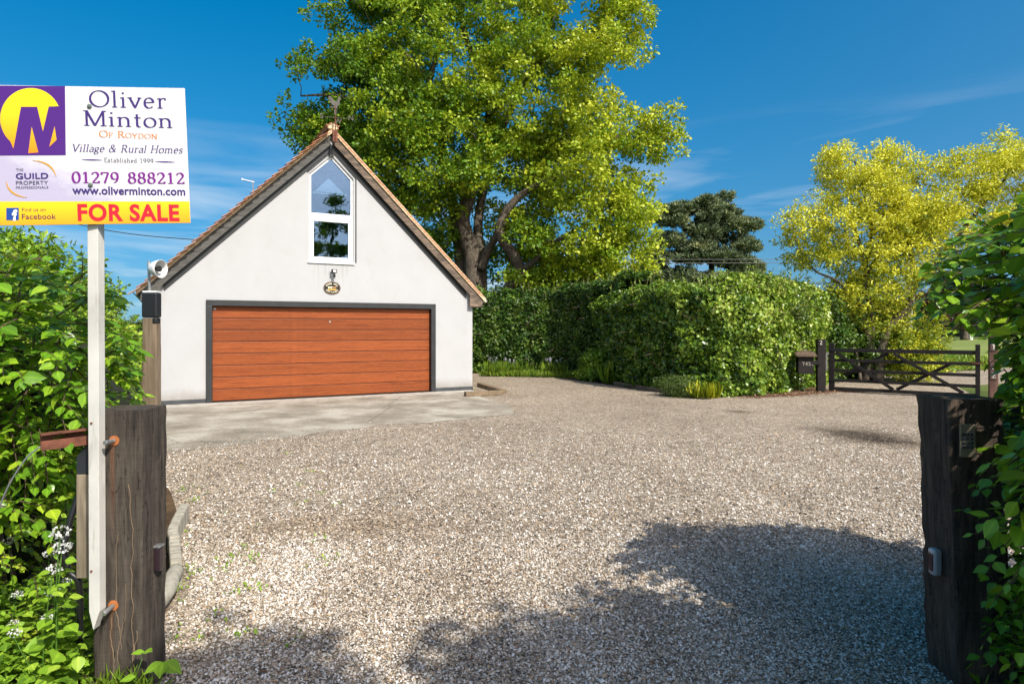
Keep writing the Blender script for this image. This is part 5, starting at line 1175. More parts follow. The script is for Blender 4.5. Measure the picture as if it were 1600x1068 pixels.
# loose leafy growth on top of the ivy hedge
def shrub(name, label, cat, centre, radii, n_spray, n_leaf, leaf, wid, mat, stems=6, sub_r=.16, tint_f=None, shell=.35, tmpl=T_SMALL, group=None, z_root=0, up=.7, n_sub=6, rad=.35, stem_mat=None):
    c = np.array(centre, float); root = empty(name, (c[0], c[1], z_root), 0, label, cat, group); base = np.array(root.location)
    tg = c+in_ellipsoid(n_spray, shell)*np.array(radii)
    tg = tg[tg[:, 2] > z_root+.03]
    sk = []
    for k in range(stems):
        a = rng.random()*6.28; b = np.array((radii[0]*.5*math.cos(a), radii[1]*.5*math.sin(a), radii[2]*.1))
        top = c+b; s0 = np.array((c[0]+b[0]*.35, c[1]+b[1]*.35, z_root))
        pts = [s0, (s0+top)/2+rng.normal(size=3)*.06*radii[0], top]; sk.append(limb(pts, .012+.02*max(radii), .008+.008*max(radii)))
    br = grow(sk, tg, .004+.002*max(radii), .012)
    loc = lambda items: [(np.asarray(p)-base, r) for p, r in items]
    tubes_obj('stem', loc(sk+br), stem_mat or M['twig'], root, 5)
    Pn, U, Nm, Ln, t = spray_leaves(tg, n_sub, n_leaf, rad, sub_r, leaf, tint_f=tint_f, out_c=c, up=up)
    ok = Pn[:, 2] > z_root+.01
    leaf_cloud('foliage', (Pn-base)[ok], U[ok], Nm[ok], Ln[ok], wid, t[ok], mat, tmpl, root)
    return root
shrub('shrub', 'loose bright green shrub rising above the top of the ivy hedge', 'shrub', (6.9, 17.2, 2.35), (1.05, .8, .78), 90, 22, .08, .5, M['far_leaf'], 5, .2)

# ------------------------------------------------------------------ the big oak behind the hedge
def tree(name, label, limbs, ells, n_spray, sp, leaf, wid, bark, leafm, base, tint_f=None, group=None, r_tip=.012, thick=.016, cap_r=.09, shell=.55, flat_=.55, up=.8, tipw=.0, cat='tree', kill=None):
    root = empty(name, base, 0, label, cat, group); b = np.array(root.location)
    tot = sum(e[2][0]*e[2][1]*e[2][2] for e in ells)**.5 if False else sum((e[2][0]*e[2][2]) for e in ells)
    tg = []
    for c, _, r in ells:
        n = int(round(n_spray*r[0]*r[2]/tot)); tg.append(np.array(c)+in_ellipsoid(n, shell)*np.array(r))
    tg = np.vstack(tg)
    if kill is not None: tg = tg[~kill(tg)]
    br = grow(limbs, tg, r_tip, thick, cap_r=cap_r)
    loc = lambda items: [(np.asarray(p)-b, r) for p, r in items]
    tubes_obj('trunk', loc(limbs), bark, root, 10)
    tubes_obj('branchwork', loc(br), bark, root, 5, kind='stuff')
    n_sub, n_leaf, rad, sub_r = sp
    Pn, U, Nm, Ln, t = spray_leaves(tg, n_sub, n_leaf, rad, sub_r, leaf, flat_, up, tint_f, tipw=tipw)
    leaf_cloud('crown', Pn-b, U, Nm, Ln, wid, t, leafm, T_SMALL, root)
    return root
OY = 27.0
def OP(px, py, d=0): return P(px, py, OY+d)
def trunk_foot(px, d=0): return Vector(((px-800)/F*(OY+d), OY+d, 0))
def olimb(pts, r0, r1, foot=None):
    q = [OP(*p) for p in pts]
    if foot is not None: q = [trunk_foot(*foot)]+q
    q = smooth_path(q, 5); k = len(q)
    return ([tuple(p) for p in q], [r0+(r1-r0)*(i/(k-1))**.85 for i in range(k)])
limbs = [
 olimb([(742, 470), (738, 400), (722, 345), (735, 300), (752, 235), (766, 175), (752, 115), (728, 60), (722, -10), (740, -120)], .48, .06, (752, 0)),
 olimb([(722, 430, .4), (712, 350, .6), (700, 270, .9), (686, 200, 1), (672, 130, .8), (690, 60, .6), (700, -40, .4)], .32, .05, (728, .4)),
 olimb([(752, 420, .2), (748, 340, .6), (770, 240, .9), (800, 170, 1.1), (842, 90, 1.0), (862, 10, .8), (850, -90, .8)], .27, .045, (756, .3)),
 olimb([(793, 462, -.9), (812, 428, -1.0), (802, 398, -1.1), (781, 366, -1.2), (787, 338, -1.2), (806, 312, -1.3), (838, 290, -1.5), (880, 272, -1.8), (930, 232, -2.2), (985, 205, -2.4)], .33, .05, (788, -.9)),
 olimb([(812, 424, -1.0), (842, 402, -1.4), (868, 378, -1.9), (915, 352, -2.3), (960, 335, -2.5)], .16, .03),
 olimb([(752, 420, -.3), (762, 392, -.5), (774, 372, -.8), (786, 345, -1.2)], .20, .12),
 olimb([(735, 300, 0), (700, 255, -.8), (650, 210, -1.6), (590, 175, -2.0), (530, 150, -2.3), (470, 150, -2.4)], .22, .03),
 olimb([(752, 235, 0), (700, 170, -.9), (640, 90, -1.5), (580, 40, -1.8)], .18, .03),
 olimb([(766, 175, 0), (820, 120, -.8), (880, 70, -1.2), (940, 60, -1.6)], .18, .03),
 olimb([(700, 270, .9), (640, 290, .2), (590, 260, -.4), (530, 215, -.8)], .16, .03),
]
def E(px, py, rpx, rpy, d=0, rd=2.6): return (OP(px, py, d), 0, ((rpx/F)*OY, rd, (rpy/F)*OY))
ells = [E(545, 150, 88, 75, -1.0), E(505, 190, 60, 50, -1.0, 1.5), E(590, 40, 92, 85, -.6), E(660, -70, 130, 110, 0, 3.5), E(800, -120, 150, 110, 0, 3.5), E(900, 30, 95, 85, -.5), E(930, 110, 55, 50, -1), E(700, 90, 130, 110, -.5, 3.4), E(830, 150, 110, 100, -.5, 3.2),
        E(935, 195, 75, 55, -1.2), E(1000, 205, 42, 30, -1.6, 1.4), E(900, 270, 85, 70, -1.4), E(960, 320, 45, 62, -1.4, 1.8), E(890, 355, 95, 62, -1.3), E(930, 405, 60, 45, -1.0, 2), E(860, 425, 85, 45, .6, 2.2), E(780, 270, 85, 95, 1.0), E(640, 250, 85, 85, 0), E(560, 235, 58, 45, -.6, 1.8),
        E(660, 340, 70, 70, .6), E(700, 410, 55, 50, 1.4), E(810, 400, 70, 60, 1.5, 1.5), E(960, 55, 35, 50, -.8, 1.5), E(965, 395, 45, 40, -1.6, 1.8), E(925, 440, 70, 32, -1.4, 2), E(850, 455, 70, 28, -1.0, 1.8), E(985, 345, 28, 34, -1.8, 1.2), E(700, 235, 70, 60, -2.4, 1.2), E(640, 180, 70, 60, -2.2, 1.2), E(1012, 222, 38, 24, -1.6, 1.2)]
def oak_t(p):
    px = p[:, 0]/p[:, 1]*F+800; return -.01+.27*np.clip((px-720)/240, -1, 1)+.06*np.clip((p[:, 2]-6)/10, -.5, 1)  # sunlit right side and darker left are put into the leaf tint
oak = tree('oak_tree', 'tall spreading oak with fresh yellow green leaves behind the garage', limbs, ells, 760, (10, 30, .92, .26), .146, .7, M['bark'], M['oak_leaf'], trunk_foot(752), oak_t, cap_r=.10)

# pine with layered grey green pads
PY = 40.0
def PP(px, py, d=0): return P(px, py, PY+d)
def pine():
    foot = Vector(((1108-800)/F*PY, PY, 0)); root = empty('pine_tree', foot, 0, 'dark grey green pine with layered branches beyond the ivy hedge', 'tree'); b = np.array(foot)
    tr = limb([foot, PP(1108, 480), PP(1112, 420), PP(1106, 360), PP(1112, 315)], .34, .05)
    pads = []; g = np.random.default_rng(5)
    for (px, py, rx, ry) in ((1110, 318, 22, 10), (1140, 312, 16, 9), (1075, 328, 30, 11), (1050, 345, 32, 12), (1120, 345, 34, 13), (1160, 352, 30, 11), (1180, 350, 18, 9), (1090, 362, 36, 13), (1045, 375, 34, 13), (1140, 375, 38, 14), (1172, 385, 24, 13), (1030, 400, 30, 14), (1078, 402, 36, 14), (1120, 405, 36, 15), (1158, 412, 34, 15), (1020, 425, 26, 14), (1060, 432, 36, 15), (1105, 436, 38, 16), (1150, 440, 36, 14), (1180, 418, 14, 12), (1040, 330, 14, 8), (1125, 330, 26, 10), (1095, 385, 30, 12), (1060, 455, 40, 16), (1120, 460, 40, 16), (1020, 455, 24, 14), (1165, 455, 25, 14)):
        for d in (-1.6, 0.2, 1.8):
            if g.random() < .9: pads.append((PP(px+g.normal(0, 6), py+g.normal(0, 3), d), rx*PY/F*.82, ry*PY/F*.78))
    tg = np.array([tuple(p[0]) for p in pads]); br = grow([tr], tg, .02, .016)
    loc = lambda items: [(np.asarray(p)-b, r) for p, r in items]
    tubes_obj('trunk', loc([tr]), M['bark'], root, 8); tubes_obj('branchwork', loc(br), M['bark'], root, 5, kind='stuff')
    Ps, Us, Ts = [], [], []
    for c, rx, rz in pads:
        n_t = int(60*rx/1.0)+14
        q = in_ellipsoid(n_t, .3)*np.array((rx, max(.7, rx*.8), rz)); tips = np.array(c)+q
        for t in tips:       # a tuft: needles pointing up and outward round a shoot
            k = 18; d = unit(rand_dir(k)*.75+np.array((0, 0, .75))+unit((t-np.array(c))[None])*.5)
            Ps.append(np.repeat(t[None], k, 0)+rand_dir(k)*.05); Us.append(d); Ts.append(np.full(k, .5+g.normal(0, .12))+g.normal(0, .1, k)+.15*np.clip(q[0, 2]/rz, -1, 1))
    Pn, U, t = np.vstack(Ps), np.vstack(Us), np.concatenate(Ts)
    leaf_cloud('crown', Pn-b, U, rand_dir(len(Pn)),   .30*(.7+.6*g.random(len(Pn))), .20, t, M['pine_needle'], T_SMALL, root)
pine()

# golden tree behind the gate
YY = 19.5
def YP(px, py, d=0): return P(px, py, YY+d)
def yfoot(px, d=0): return Vector(((px-800)/F*(YY+d), YY+d, 0))
def ylimb(foot, pts, r0, r1):
    q = ([yfoot(*foot)] if foot else [])+[YP(*p) for p in pts]; q = smooth_path(q, 5); k = len(q)
    return ([tuple(p) for p in q], [r0+(r1-r0)*(i/(k-1))**.85 for i in range(k)])
yl = [ylimb((1352, 0), [(1358, 540), (1345, 480), (1352, 430), (1340, 370), (1320, 330), (1290, 345), (1250, 360)], .10, .02),
      ylimb((1360, .2), [(1362, 500), (1352, 430), (1362, 360), (1350, 300), (1335, 250)], .09, .02),
      ylimb((1372, 0), [(1380, 530), (1398, 500), (1420, 480), (1432, 445), (1470, 400), (1520, 340), (1560, 290), (1600, 255)], .16, .03),
      ylimb(None, [(1352, 430), (1390, 370), (1420, 310), (1440, 270)], .06, .015), ylimb(None, [(1345, 480), (1310, 440), (1270, 420), (1240, 370)], .06, .015),
      ylimb(None, [(1432, 445), (1420, 380), (1400, 330), (1385, 270)], .07, .015), ylimb((1345, -.3), [(1340, 560), (1330, 520), (1338, 470)], .05, .02)]
def EY(px, py, rpx, rpy, d=0, rd=1.2): return (YP(px, py, d), 0, ((rpx/F)*YY, rd, (rpy/F)*YY))
ye = [EY(1330, 262, 40, 32), EY(1345, 310, 65, 45), EY(1250, 355, 36, 26, -.2, .8), EY(1290, 345, 45, 40), EY(1275, 395, 40, 28), EY(1380, 280, 40, 40), EY(1400, 350, 60, 50), EY(1450, 270, 22, 26, 0, .7), EY(1450, 330, 50, 45), EY(1500, 280, 45, 35), EY(1545, 265, 45, 32), EY(1590, 235, 35, 38), EY(1340, 400, 55, 40, .2), EY(1390, 430, 50, 40, .2),
      EY(1425, 350, 40, 34, .2), EY(1480, 360, 40, 36, .2), EY(1310, 470, 40, 34, .3), EY(1380, 245, 16, 20, 0, .5), EY(1560, 330, 60, 45), EY(1440, 400, 40, 40), EY(1290, 250, 20, 24, 0, .5), EY(1640, 250, 50, 50), EY(1640, 330, 60, 60), EY(1355, 470, 55, 40, .3), EY(1420, 500, 40, 35, .4), EY(1350, 530, 55, 35, .5), EY(1410, 550, 45, 26, .4), EY(1455, 520, 14, 26, -.2, .6)]
def y_t(p): return .26*np.clip((p[:, 2]-2.9)/1.8, -1.2, .7)+.12
ytree = tree('golden_tree', 'many stemmed tree with golden yellow leaves behind the field gate', yl, ye, 560, (8, 19, .40, .17), .105, .42, M['bark'], M['yellow_leaf'], yfoot(1360), y_t, r_tip=.006, thick=.011, cap_r=.04, shell=.3, flat_=.7, up=.7, tipw=.30)

# dark undergrowth behind the gate, flower border, far garden
shrub('shrub', 'dark green shrub at the foot of the golden tree', 'shrub', (10.6, 20.4, .85), (1.7, .9, .95), 120, 22, .10, .55, M['yew'], 6)
shrub('shrub', 'yellow tipped low shrub left of the drive beyond the gate', 'shrub', (12.15, 19.4, .65), (.75, .6, .75), 60, 22, .09, .45, M['yellow_leaf'], 5, tint_f=lambda p: np.full(len(p), .05))
shrub('shrub', 'deep green shrub filling the gap between ivy hedge and golden tree', 'shrub', (9.3, 19.3, 1.3), (1.0, .7, 1.35), 110, 22, .09, .6, M['yew'], 6)
bt = empty('copper_tree', (63.6, 90, 0), 0, 'small copper leaved tree standing on the far lawn', 'tree')
b_ = np.array(bt.location); tr = limb([(63.6, 90, 0), (63.5, 90, 1.6), (63.2, 90, 3.0), (62.6, 90, 4.6)], .55, .2)
tg = np.vstack([np.array(P(px, py, 90+d)) + in_ellipsoid(n, .2)*np.array((rx*.09, 2.5, rz*.09)) for px, py, rx, rz, d, n in ((1480, 470, 50, 26, 0, 60), (1500, 495, 30, 14, -2, 26), (1450, 480, 30, 20, 1, 26), (1510, 460, 40, 30, 0, 30))])
br = grow([tr], tg, .03, .02)
tubes_obj('trunk', [(np.asarray(p)-b_, r) for p, r in [tr]], M['bark'], bt, 8); tubes_obj('branchwork', [(np.asarray(p)-b_, r) for p, r in br], M['bark'], bt, 5, kind='stuff')
Pn, U, Nm, Ln, t = spray_leaves(tg, 8, 16, .9, .42, .34); leaf_cloud('crown', Pn-b_, U, Nm, Ln, .6, t, M['copper'], T_SMALL, bt)
wp = MB().tube([(64.5, 90, 0), (64.4, 90, 1.9)], [.28, .26], 8).build('marker_post', M['white_metal'], None); tag(wp, 'white post beside the copper tree on the lawn', 'post')
# hedgerow and trees along the far edge
pos, nr, cp, cf = hedge_points([(-260, 235), (-80, 225), (40, 150), (75, 128), (110, 122), (190, 170), (330, 220)], 6, lambda s: 4.2+2.4*np.sin(s*37)+1.2*np.sin(s*91), 22000, 1.2, .9, .12, (0, .6), 1.2)
fh = link('far_hedgerow', np_mesh('far_hedgerow', cp, cf, M['core']), None); fh['kind'] = 'stuff'; fh['label'] = 'far hedgerow along the edge of the lawn'
lc = leaf_cloud('far_hedgerow', pos, unit(nr*.3+rand_dir(len(pos))), nr+rand_dir(len(pos))*.7, .75*(.7+.6*rng.random(len(pos))), .7, .5+.4*np.array([noise.noise(Vector(p)*.12) for p in pos])+rng.normal(0, .12, len(pos)), M['far_leaf'])
lc['label'] = 'far hedgerow foliage along the edge of the lawn'
# ------------------------------------------------------------------ border plants
def tuft(name, label, cat, x, y, n, h, mat, spread=.12, w=.05, group=None, flowers=0, fl_mat=None, parent_kind=None):
    root = empty(name, (x, y, 0), 0, label, cat, group)
    a = rng.random(n)*6.28; r = np.sqrt(rng.random(n))*spread
    Pn = np.stack([r*np.cos(a), r*np.sin(a), np.full(n, .004)], 1)
    U = unit(np.stack([np.cos(a)*.35, np.sin(a)*.35, np.ones(n)], 1)+rng.normal(0, .18, (n, 3))); Nm = np.stack([np.cos(a), np.sin(a), np.full(n, .4)], 1)
    leaf_cloud('blades', Pn, U, Nm, h*(.6+.6*rng.random(n)), w, .5+rng.normal(0, .2, n), mat, T_LEAF, root)
    if flowers:
        F_P = []; st = MB()
        for k in range(flowers):
            b = np.array((rng.normal(0, spread*.5), rng.normal(0, spread*.5), 0)); t = b+np.array((rng.normal(0, .03), rng.normal(0, .03), h*(1.0+.25*rng.random())))
            st.tube([b, t], .004, 4); F_P.append(t+rand_dir(14)*np.array((.03, .03, .07)))
        F_P = np.vstack(F_P); st.build('flower_stem', M['weed'], root)['kind'] = 'stuff'
        leaf_cloud('flower_head', F_P, rand_dir(len(F_P)), rand_dir(len(F_P)), .045, .7, rng.random(len(F_P)), fl_mat or M['petal'], T_SMALL, root)
    return root
for px, py, fl, lab in ((775, 587, 3, 'pale flowering clump nearest the garage corner under the dark hedge'), (800, 586, 4, 'flowering clump with long leaves second from the garage corner'), (838, 585, 4, 'middle flowering clump in the grass below the dark hedge'), (866, 588, 5, 'flowering clump at the right end of the grass strip')):
    g_ = G(px, py); tuft('flower_clump', lab, 'plant', g_.x, g_.y, 120, .48, M['grass'], .32, .05, 'flowering clumps below the dark hedge', fl, M['bluebell'])
n = 5200; gx = rng.random(n)*3.3-1.0; gy = 21.1+rng.random(n)*.9-.25*gx
leaf_cloud('grass_strip', np.stack([gx, gy, np.full(n, .004)], 1), unit(rng.normal(0, .35, (n, 3))+np.array((0, 0, 1))), rand_dir(n), .20*(.5+.8*rng.random(n)), .12, .55+rng.normal(0, .2, n), M['grass'], T_SMALL)['label'] = 'bright grass growing along the foot of the dark hedge'
shrub('shrub', 'small leafy shrub at the corner where the two hedges meet', 'shrub', (2.6, 19.6, .40), (.36, .34, .42), 40, 20, .09, .6, M['hedge_leaf'], 4, .12)
tuft('lavender', 'narrow pale green spiky plant at the start of the timber edging', 'plant', 2.85, 18.6, 160, .62, M['hedge_leaf'], .16, .06)
for k, (x, y) in enumerate(((3.35, 17.2), (3.6, 16.7), (3.78, 16.2))): tuft('bulb_leaves', 'thin clump of bulb leaves between the timber edging and the ivy hedge', 'plant', x, y, 26, .34, M['grass'], .10, .05, 'bulb leaves behind the timber edging')
shrub('shrub', 'small round grey green shrub at the front corner of the ivy hedge', 'shrub', (3.95, 15.05, .20), (.33, .26, .24), 46, 22, .05, .35, M['far_leaf'], 5, .09)
tuft('iris_clump', 'yellow green clump of strap leaves at the front of the ivy hedge', 'plant', 4.42, 14.72, 210, .36, M['yellow_leaf'], .30, .045)
# border beyond the gate and dead leaves
n = 9000; s = rng.random(n); bx = 12.0+s*7.0+rng.normal(0, .25, n); by = 21.6+s*4.2+rng.normal(0, .3, n)
leaf_cloud('border_plants', np.stack([bx, by, rng.random(n)*.55*(.6+.4*np.sin(s*30))], 1), unit(rand_dir(n)+np.array((0, 0, .6))), rand_dir(n)+np.array((0, 0, .6)), .16*(.5+rng.random(n)), .4, .5+.3*np.sin(s*23)+rng.normal(0, .2, n), M['grass'])['label'] = 'mixed low border planting beside the drive beyond the gate'
n = 1500; a = rng.random(n); lx = 5.4+a*3.6+rng.normal(0, .2, n); ly = 14.8+np.interp(a, [0, .4, .75, 1], [0, .6, 1.5, 1.3])+rng.normal(0, .13, n)
leaf_cloud('leaf_litter', np.stack([lx, ly, .008+.02*rng.random(n)], 1), unit(rand_dir(n)*np.array((1, 1, .15))), rand_dir(n)*.4+np.array((0, 0, 1)), .055, .7, rng.random(n), M['litter'])['label'] = 'brown dead leaves swept along the foot of the hedge'
# ------------------------------------------------------------------ foreground hedges with single leaves
def leaf_proto(mat, t, curl=1.0):
    """one broad leaf, base at the origin, pointing along x, 1 long"""
    prof = [(0, 0), (.10, .12), (.26, .29), (.44, .34), (.64, .26), (.84, .11), (1, 0)]
    V = []; Fc = []
    for i, (u, w_) in enumerate(prof):
        z = -.16*curl*u*u+.02*math.sin(u*9)*curl
        V += [(u, 0, z-.02), (u, w_, z+.10*w_), (u, -w_, z+.10*w_)]
    for i in range(len(prof)-1):
        a, c = 3*i, 3*i+3
        if i == 0: Fc += [(a, c, c+1), (a, c+2, c)]
        elif i == len(prof)-2: Fc += [(a, c, a+1), (a, a+2, c)]
        else: Fc += [(a, c, c+1, a+1), (a, a+2, c+2, c)]
    me = bpy.data.meshes.new('leaf'); me.from_pydata(V, [], Fc); me.polygons.foreach_set('use_smooth', [True]*len(Fc))
    va = me.attributes.new('vein', 'FLOAT', 'POINT'); va.data.foreach_set('value', [1.0 if i % 3 == 0 else .1 for i in range(len(V))])
    at = me.attributes.new('tint', 'FLOAT', 'FACE'); at.data.foreach_set('value', [t]*len(Fc)); me.materials.append(mat); me.update(); return me
def frame_matrix(p, u, n, L):
    u = Vector(u).normalized(); n = Vector(n); n = (n-u*n.dot(u)).normalized(); v = n.cross(u)
    Mx = Matrix((u*L, v*L, n*L)).transposed().to_4x4(); Mx.translation = Vector(p); return Mx
def shoots(origins, dirs, lens, spacing, leaf, g, droop=.25, pair=False, twist=1.0):
    """leafy shoots: returns twig tubes and leaf arrays (P, U, N, L, tint)"""
    tw = []; A = [[], [], [], [], []]
    for o, d, l in zip(origins, dirs, lens):
        o = np.array(o, float); d = unit(np.array(d, float)); k = max(4, int(l/spacing)); ts = np.linspace(0, 1, k+1)
        pts = o+np.outer(ts*l, d)+np.outer(-(ts**2)*droop*l, (0, 0, 1)); pts += np.outer(ts, g.normal(0, .05*l, 3))
        tw.append((pts, .0035*(1.15-ts)+.0008)); st = .5+g.normal(0, .16)
        side = np.cross(d, (0, 0, 1)); side = side/max(np.linalg.norm(side), 1e-6); sg = 1
        for i in range(1, k+1):
            for sgn in ((1, -1) if pair else (sg,)):
                ax = unit(pts[i]-pts[i-1]); u = unit(ax*.55+side*sgn*.85+g.normal(0, .22*twist, 3)+np.array((0, 0, -.18)))
                if i == k: u = unit(ax+g.normal(0, .2, 3))
                A[0].append(pts[i]); A[1].append(u); A[2].append(unit(np.array((0, 0, 1.))+g.normal(0, .38*twist, 3))); A[3].append(leaf*(.42+.75*g.random())*(1-.25*(i == k))); A[4].append(st+g.normal(0, .17))
            sg = -sg
    return tw, [np.array(a) for a in A]
def near_hedge(name, label, shoots_data, mat, n_single, wid=1.0, extra_tubes=(), view=True, score=None):
    tw, (Pn, U, Nm, Ln, t) = shoots_data
    root = empty(name, (float(np.mean(Pn[:, 0])), float(np.mean(Pn[:, 1])), 0), 0, label, 'hedge'); b = np.array(root.location)
    tubes_obj('twigs', [(np.asarray(p)-b, r) for p, r in list(tw)+list(extra_tubes)], M['twig'], root, 3, kind='stuff')
    px = 800+F*Pn[:, 0]/np.maximum(Pn[:, 1], .1); py = HZ-F*(Pn[:, 2]-EYE)/np.maximum(Pn[:, 1], .1)
    inside = (px > 4) & (px < 1596) & (py > 4) & (py < 1064) & (Pn[:, 1] > .5)
    sc = np.where(inside, Ln/np.maximum(Pn[:, 1], .1)-(0 if score is None else score(px, py, Pn)), -9)
    pick = np.argsort(-sc)[:n_single]; pick = pick[sc[pick] > 0] if score is None else pick[inside[pick]]
    single = np.zeros(len(Pn), bool); single[pick] = True
    protos = [leaf_proto(mat, k, c) for k, c in ((.2, .6), (.4, 1.2), (.6, .8), (.8, 1.4), (.95, .5))]
    for i in pick:
        o = link('leaf', protos[int(np.clip(t[i], 0, .99)*5)], root); o.matrix_local = frame_matrix(Pn[i]-b, U[i], Nm[i], Ln[i])
    r = ~single
    near = inside & (Pn[:, 1] < 4.3) & (float(np.mean(Ln)) > .05)
    for rr, tm, wd in ((r & near, T_BROAD, wid*.80), (r & ~near, T_LEAF, wid*.9)):
        if rr.sum(): leaf_cloud('foliage', (Pn-b)[rr], U[rr], Nm[rr], Ln[rr], wd, t[rr], mat, tm, root)
    return root
def solid_core(name, items, parent=None):
    pass
g = np.random.default_rng(21)
# right hand hedge: overhanging canopy, lower skirt, and the run of hedge along the road outside the frame
O, D, Ls = [], [], []
def add(n, c, r, out=None, lo=.28, hi=.5, zb=0.0, cond=None, dz=-.05):
    q = np.array(c)+in_ellipsoid(n, .35)*np.array(r)
    for p in q:
        if p[2] < .05: continue
        d = unit((p-np.array(out if out is not None else c))/np.array(r)+g.normal(0, .35, 3)+np.array((0, 0, zb)))
        l = lo+(hi-lo)*g.random(); tip = p+d*l
        for a in (p, tip):
            if a[1] < .2: break
        if cond is not None and not (cond(p) and cond(tip)): continue
        O.append(p); D.append(d); Ls.append(l)
def okR(p):   # keep the drive, the post face and the view of the gate clear
    px = 800+F*p[0]/max(p[1], .2); py = HZ-F*(p[2]-EYE)/max(p[1], .2)
    lim = np.interp(py, [150, 262, 285, 330, 400, 455, 478, 500, 600, 640, 700, 760, 800, 900, 960, 985, 1068, 2000], [1700, 1625, 1570, 1500, 1440, 1428, 1450, 1540, 1560, 1545, 1512, 1490, 1535, 1535, 1525, 1500, 1450, 1440])
    if 150 < py < 262 and px < 1600+ (262-py)*1.2: return False
    return px > lim
add(680, (2.40, 3.12, 1.82), (.50, .36, .48), (2.9, 3.15, 1.7), .18, .36, cond=okR)
add(220, (3.0, 3.05, 1.8), (.92, .45, .52), lo=.22, hi=.42, cond=okR)
add(230, (3.1, 3.3, 1.3), (.75, .5, .6), lo=.22, hi=.4, cond=okR)
add(300, (2.42, 2.78, .72), (.36, .32, .75), (2.9, 2.9, .7), .12, .28, cond=okR)
add(200, (2.75, 2.75, .75), (.62, .35, .85), lo=.2, hi=.36, cond=okR)
add(200, (2.6, 3.4, 1.35), (.42, .35, .5), (3.0, 3.4, 1.2), .15, .3, cond=okR)
add(60, (2.35, 2.72, .12), (.45, .22, .2), lo=.18, hi=.3, cond=okR, zb=.5)
add(170, (3.7, 2.4, 1.45), (1.0, .6, .80), cond=okR)
# broad screen of leaves further out: throws the big shadow on the gravel
add(800, (2.22, 1.55, 1.45), (.72, .55, .86), cond=okR)
add(260, (2.95, 1.6, 1.0), (.75, .7, 1.0), cond=okR)
add(620, (4.1, 1.8, 1.5), (1.2, .85, 1.05), cond=okR)
add(480, (5.5, 1.9, 1.5), (1.3, .9, 1.1), cond=okR)
sd = shoots(O, D, Ls, .037, .074, g, .28)
bigR = [limb([(3.0+.35*i, 2.7+.12*((i*7) % 5), 0), (2.95+.35*i, 2.75, .9), (2.85+.36*i+.2*((i*3) % 4-1.5), 2.9, 1.7), (2.75+.36*i, 3.0, 2.2)], .035, .01) for i in range(9)]
nh = near_hedge('broad_leaf_hedge', 'broad leaved hedge growing round the right hand gate post', sd, M['bush'], 300, 1.0, bigR)
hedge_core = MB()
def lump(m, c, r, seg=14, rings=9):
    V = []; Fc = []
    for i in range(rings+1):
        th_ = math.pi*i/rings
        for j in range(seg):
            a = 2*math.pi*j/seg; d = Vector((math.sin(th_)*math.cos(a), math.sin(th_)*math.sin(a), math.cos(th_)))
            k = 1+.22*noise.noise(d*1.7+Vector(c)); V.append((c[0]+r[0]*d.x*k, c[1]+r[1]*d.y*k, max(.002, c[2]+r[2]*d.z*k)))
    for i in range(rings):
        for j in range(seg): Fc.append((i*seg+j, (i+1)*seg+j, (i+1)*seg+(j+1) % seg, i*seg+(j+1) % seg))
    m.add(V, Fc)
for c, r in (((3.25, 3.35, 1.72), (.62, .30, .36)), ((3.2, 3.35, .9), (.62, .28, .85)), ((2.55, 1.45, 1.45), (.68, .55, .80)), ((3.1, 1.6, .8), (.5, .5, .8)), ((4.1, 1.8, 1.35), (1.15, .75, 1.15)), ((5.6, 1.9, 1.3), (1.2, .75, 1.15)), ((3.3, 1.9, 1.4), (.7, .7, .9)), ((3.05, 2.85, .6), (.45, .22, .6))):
    lump(hedge_core, c, r)  # solid lumps added inside the hedge so that it shades densely
co = hedge_core.build('dark_core', M['core'], None, smooth=True); co['kind'] = 'stuff'; co.parent = nh; co.location = -nh.location

# left hedge: big leaved dogwood above, small leaved privet below and behind
g = np.random.default_rng(22); O, D, Ls = [], [], []
def okL(p):
    px = 800+F*p[0]/max(p[1], .2); py = HZ-F*(p[2]-EYE)/max(p[1], .2)
    top = np.interp(px, [-600, -60, 20, 60, 110, 140, 165, 185, 205, 222], [330, 345, 372, 368, 378, 392, 398, 420, 455, 520])
    if py < top: return False
    return px < 222
add(640, (-2.75, 3.2, 1.46), (.82, .42, .64), lo=.2, hi=.36, cond=okL)
add(160, (-3.7, 3.2, 1.4), (.7, .5, .8), cond=okL)
add(150, (-2.9, 2.85, .95), (.75, .3, .5), lo=.15, hi=.3, cond=okL)
sd = shoots(O, D, Ls, .048, .076, g, .25, pair=True)
nl = near_hedge('dogwood_hedge', 'broad leaved bush behind the for sale board at the left', sd, M['bush'], 230, 1.0, [limb([(-2.6-.2*i, 3.3, 0), (-2.65-.2*i, 3.3, .9), (-2.5-.25*i+.15*(i % 3), 3.25, 1.8)], .02, .006) for i in range(6)])
O, D, Ls = [], [], []
add(560, (-2.85, 3.2, .62), (.86, .40, .75), lo=.12, hi=.26, cond=okL)
add(520, (-3.45, 5.0, 1.15), (.66, .8, 1.2), lo=.2, hi=.4, cond=okL)
add(150, (-4.3, 6.6, 1.2), (.75, .9, 1.3), lo=.2, hi=.4, cond=okL)
add(120, (-3.9, 3.4, .7), (.6, .5, .8), cond=okL)
sd = shoots(O, D, Ls, .020, .042, g, .10, pair=True, twist=1.3)
npv = near_hedge('privet_hedge', 'small leaved bright green hedge behind the left gate post', sd, M['hedge_leaf'], 120, .9, [limb([(-2.5-.25*i, 3.3+.3*(i % 4), 0), (-2.6-.22*i, 3.3+.3*(i % 4), .6), (-2.55-.25*i, 3.4+.35*(i % 4), 1.2)], .014, .005) for i in range(7)])
hc = MB()
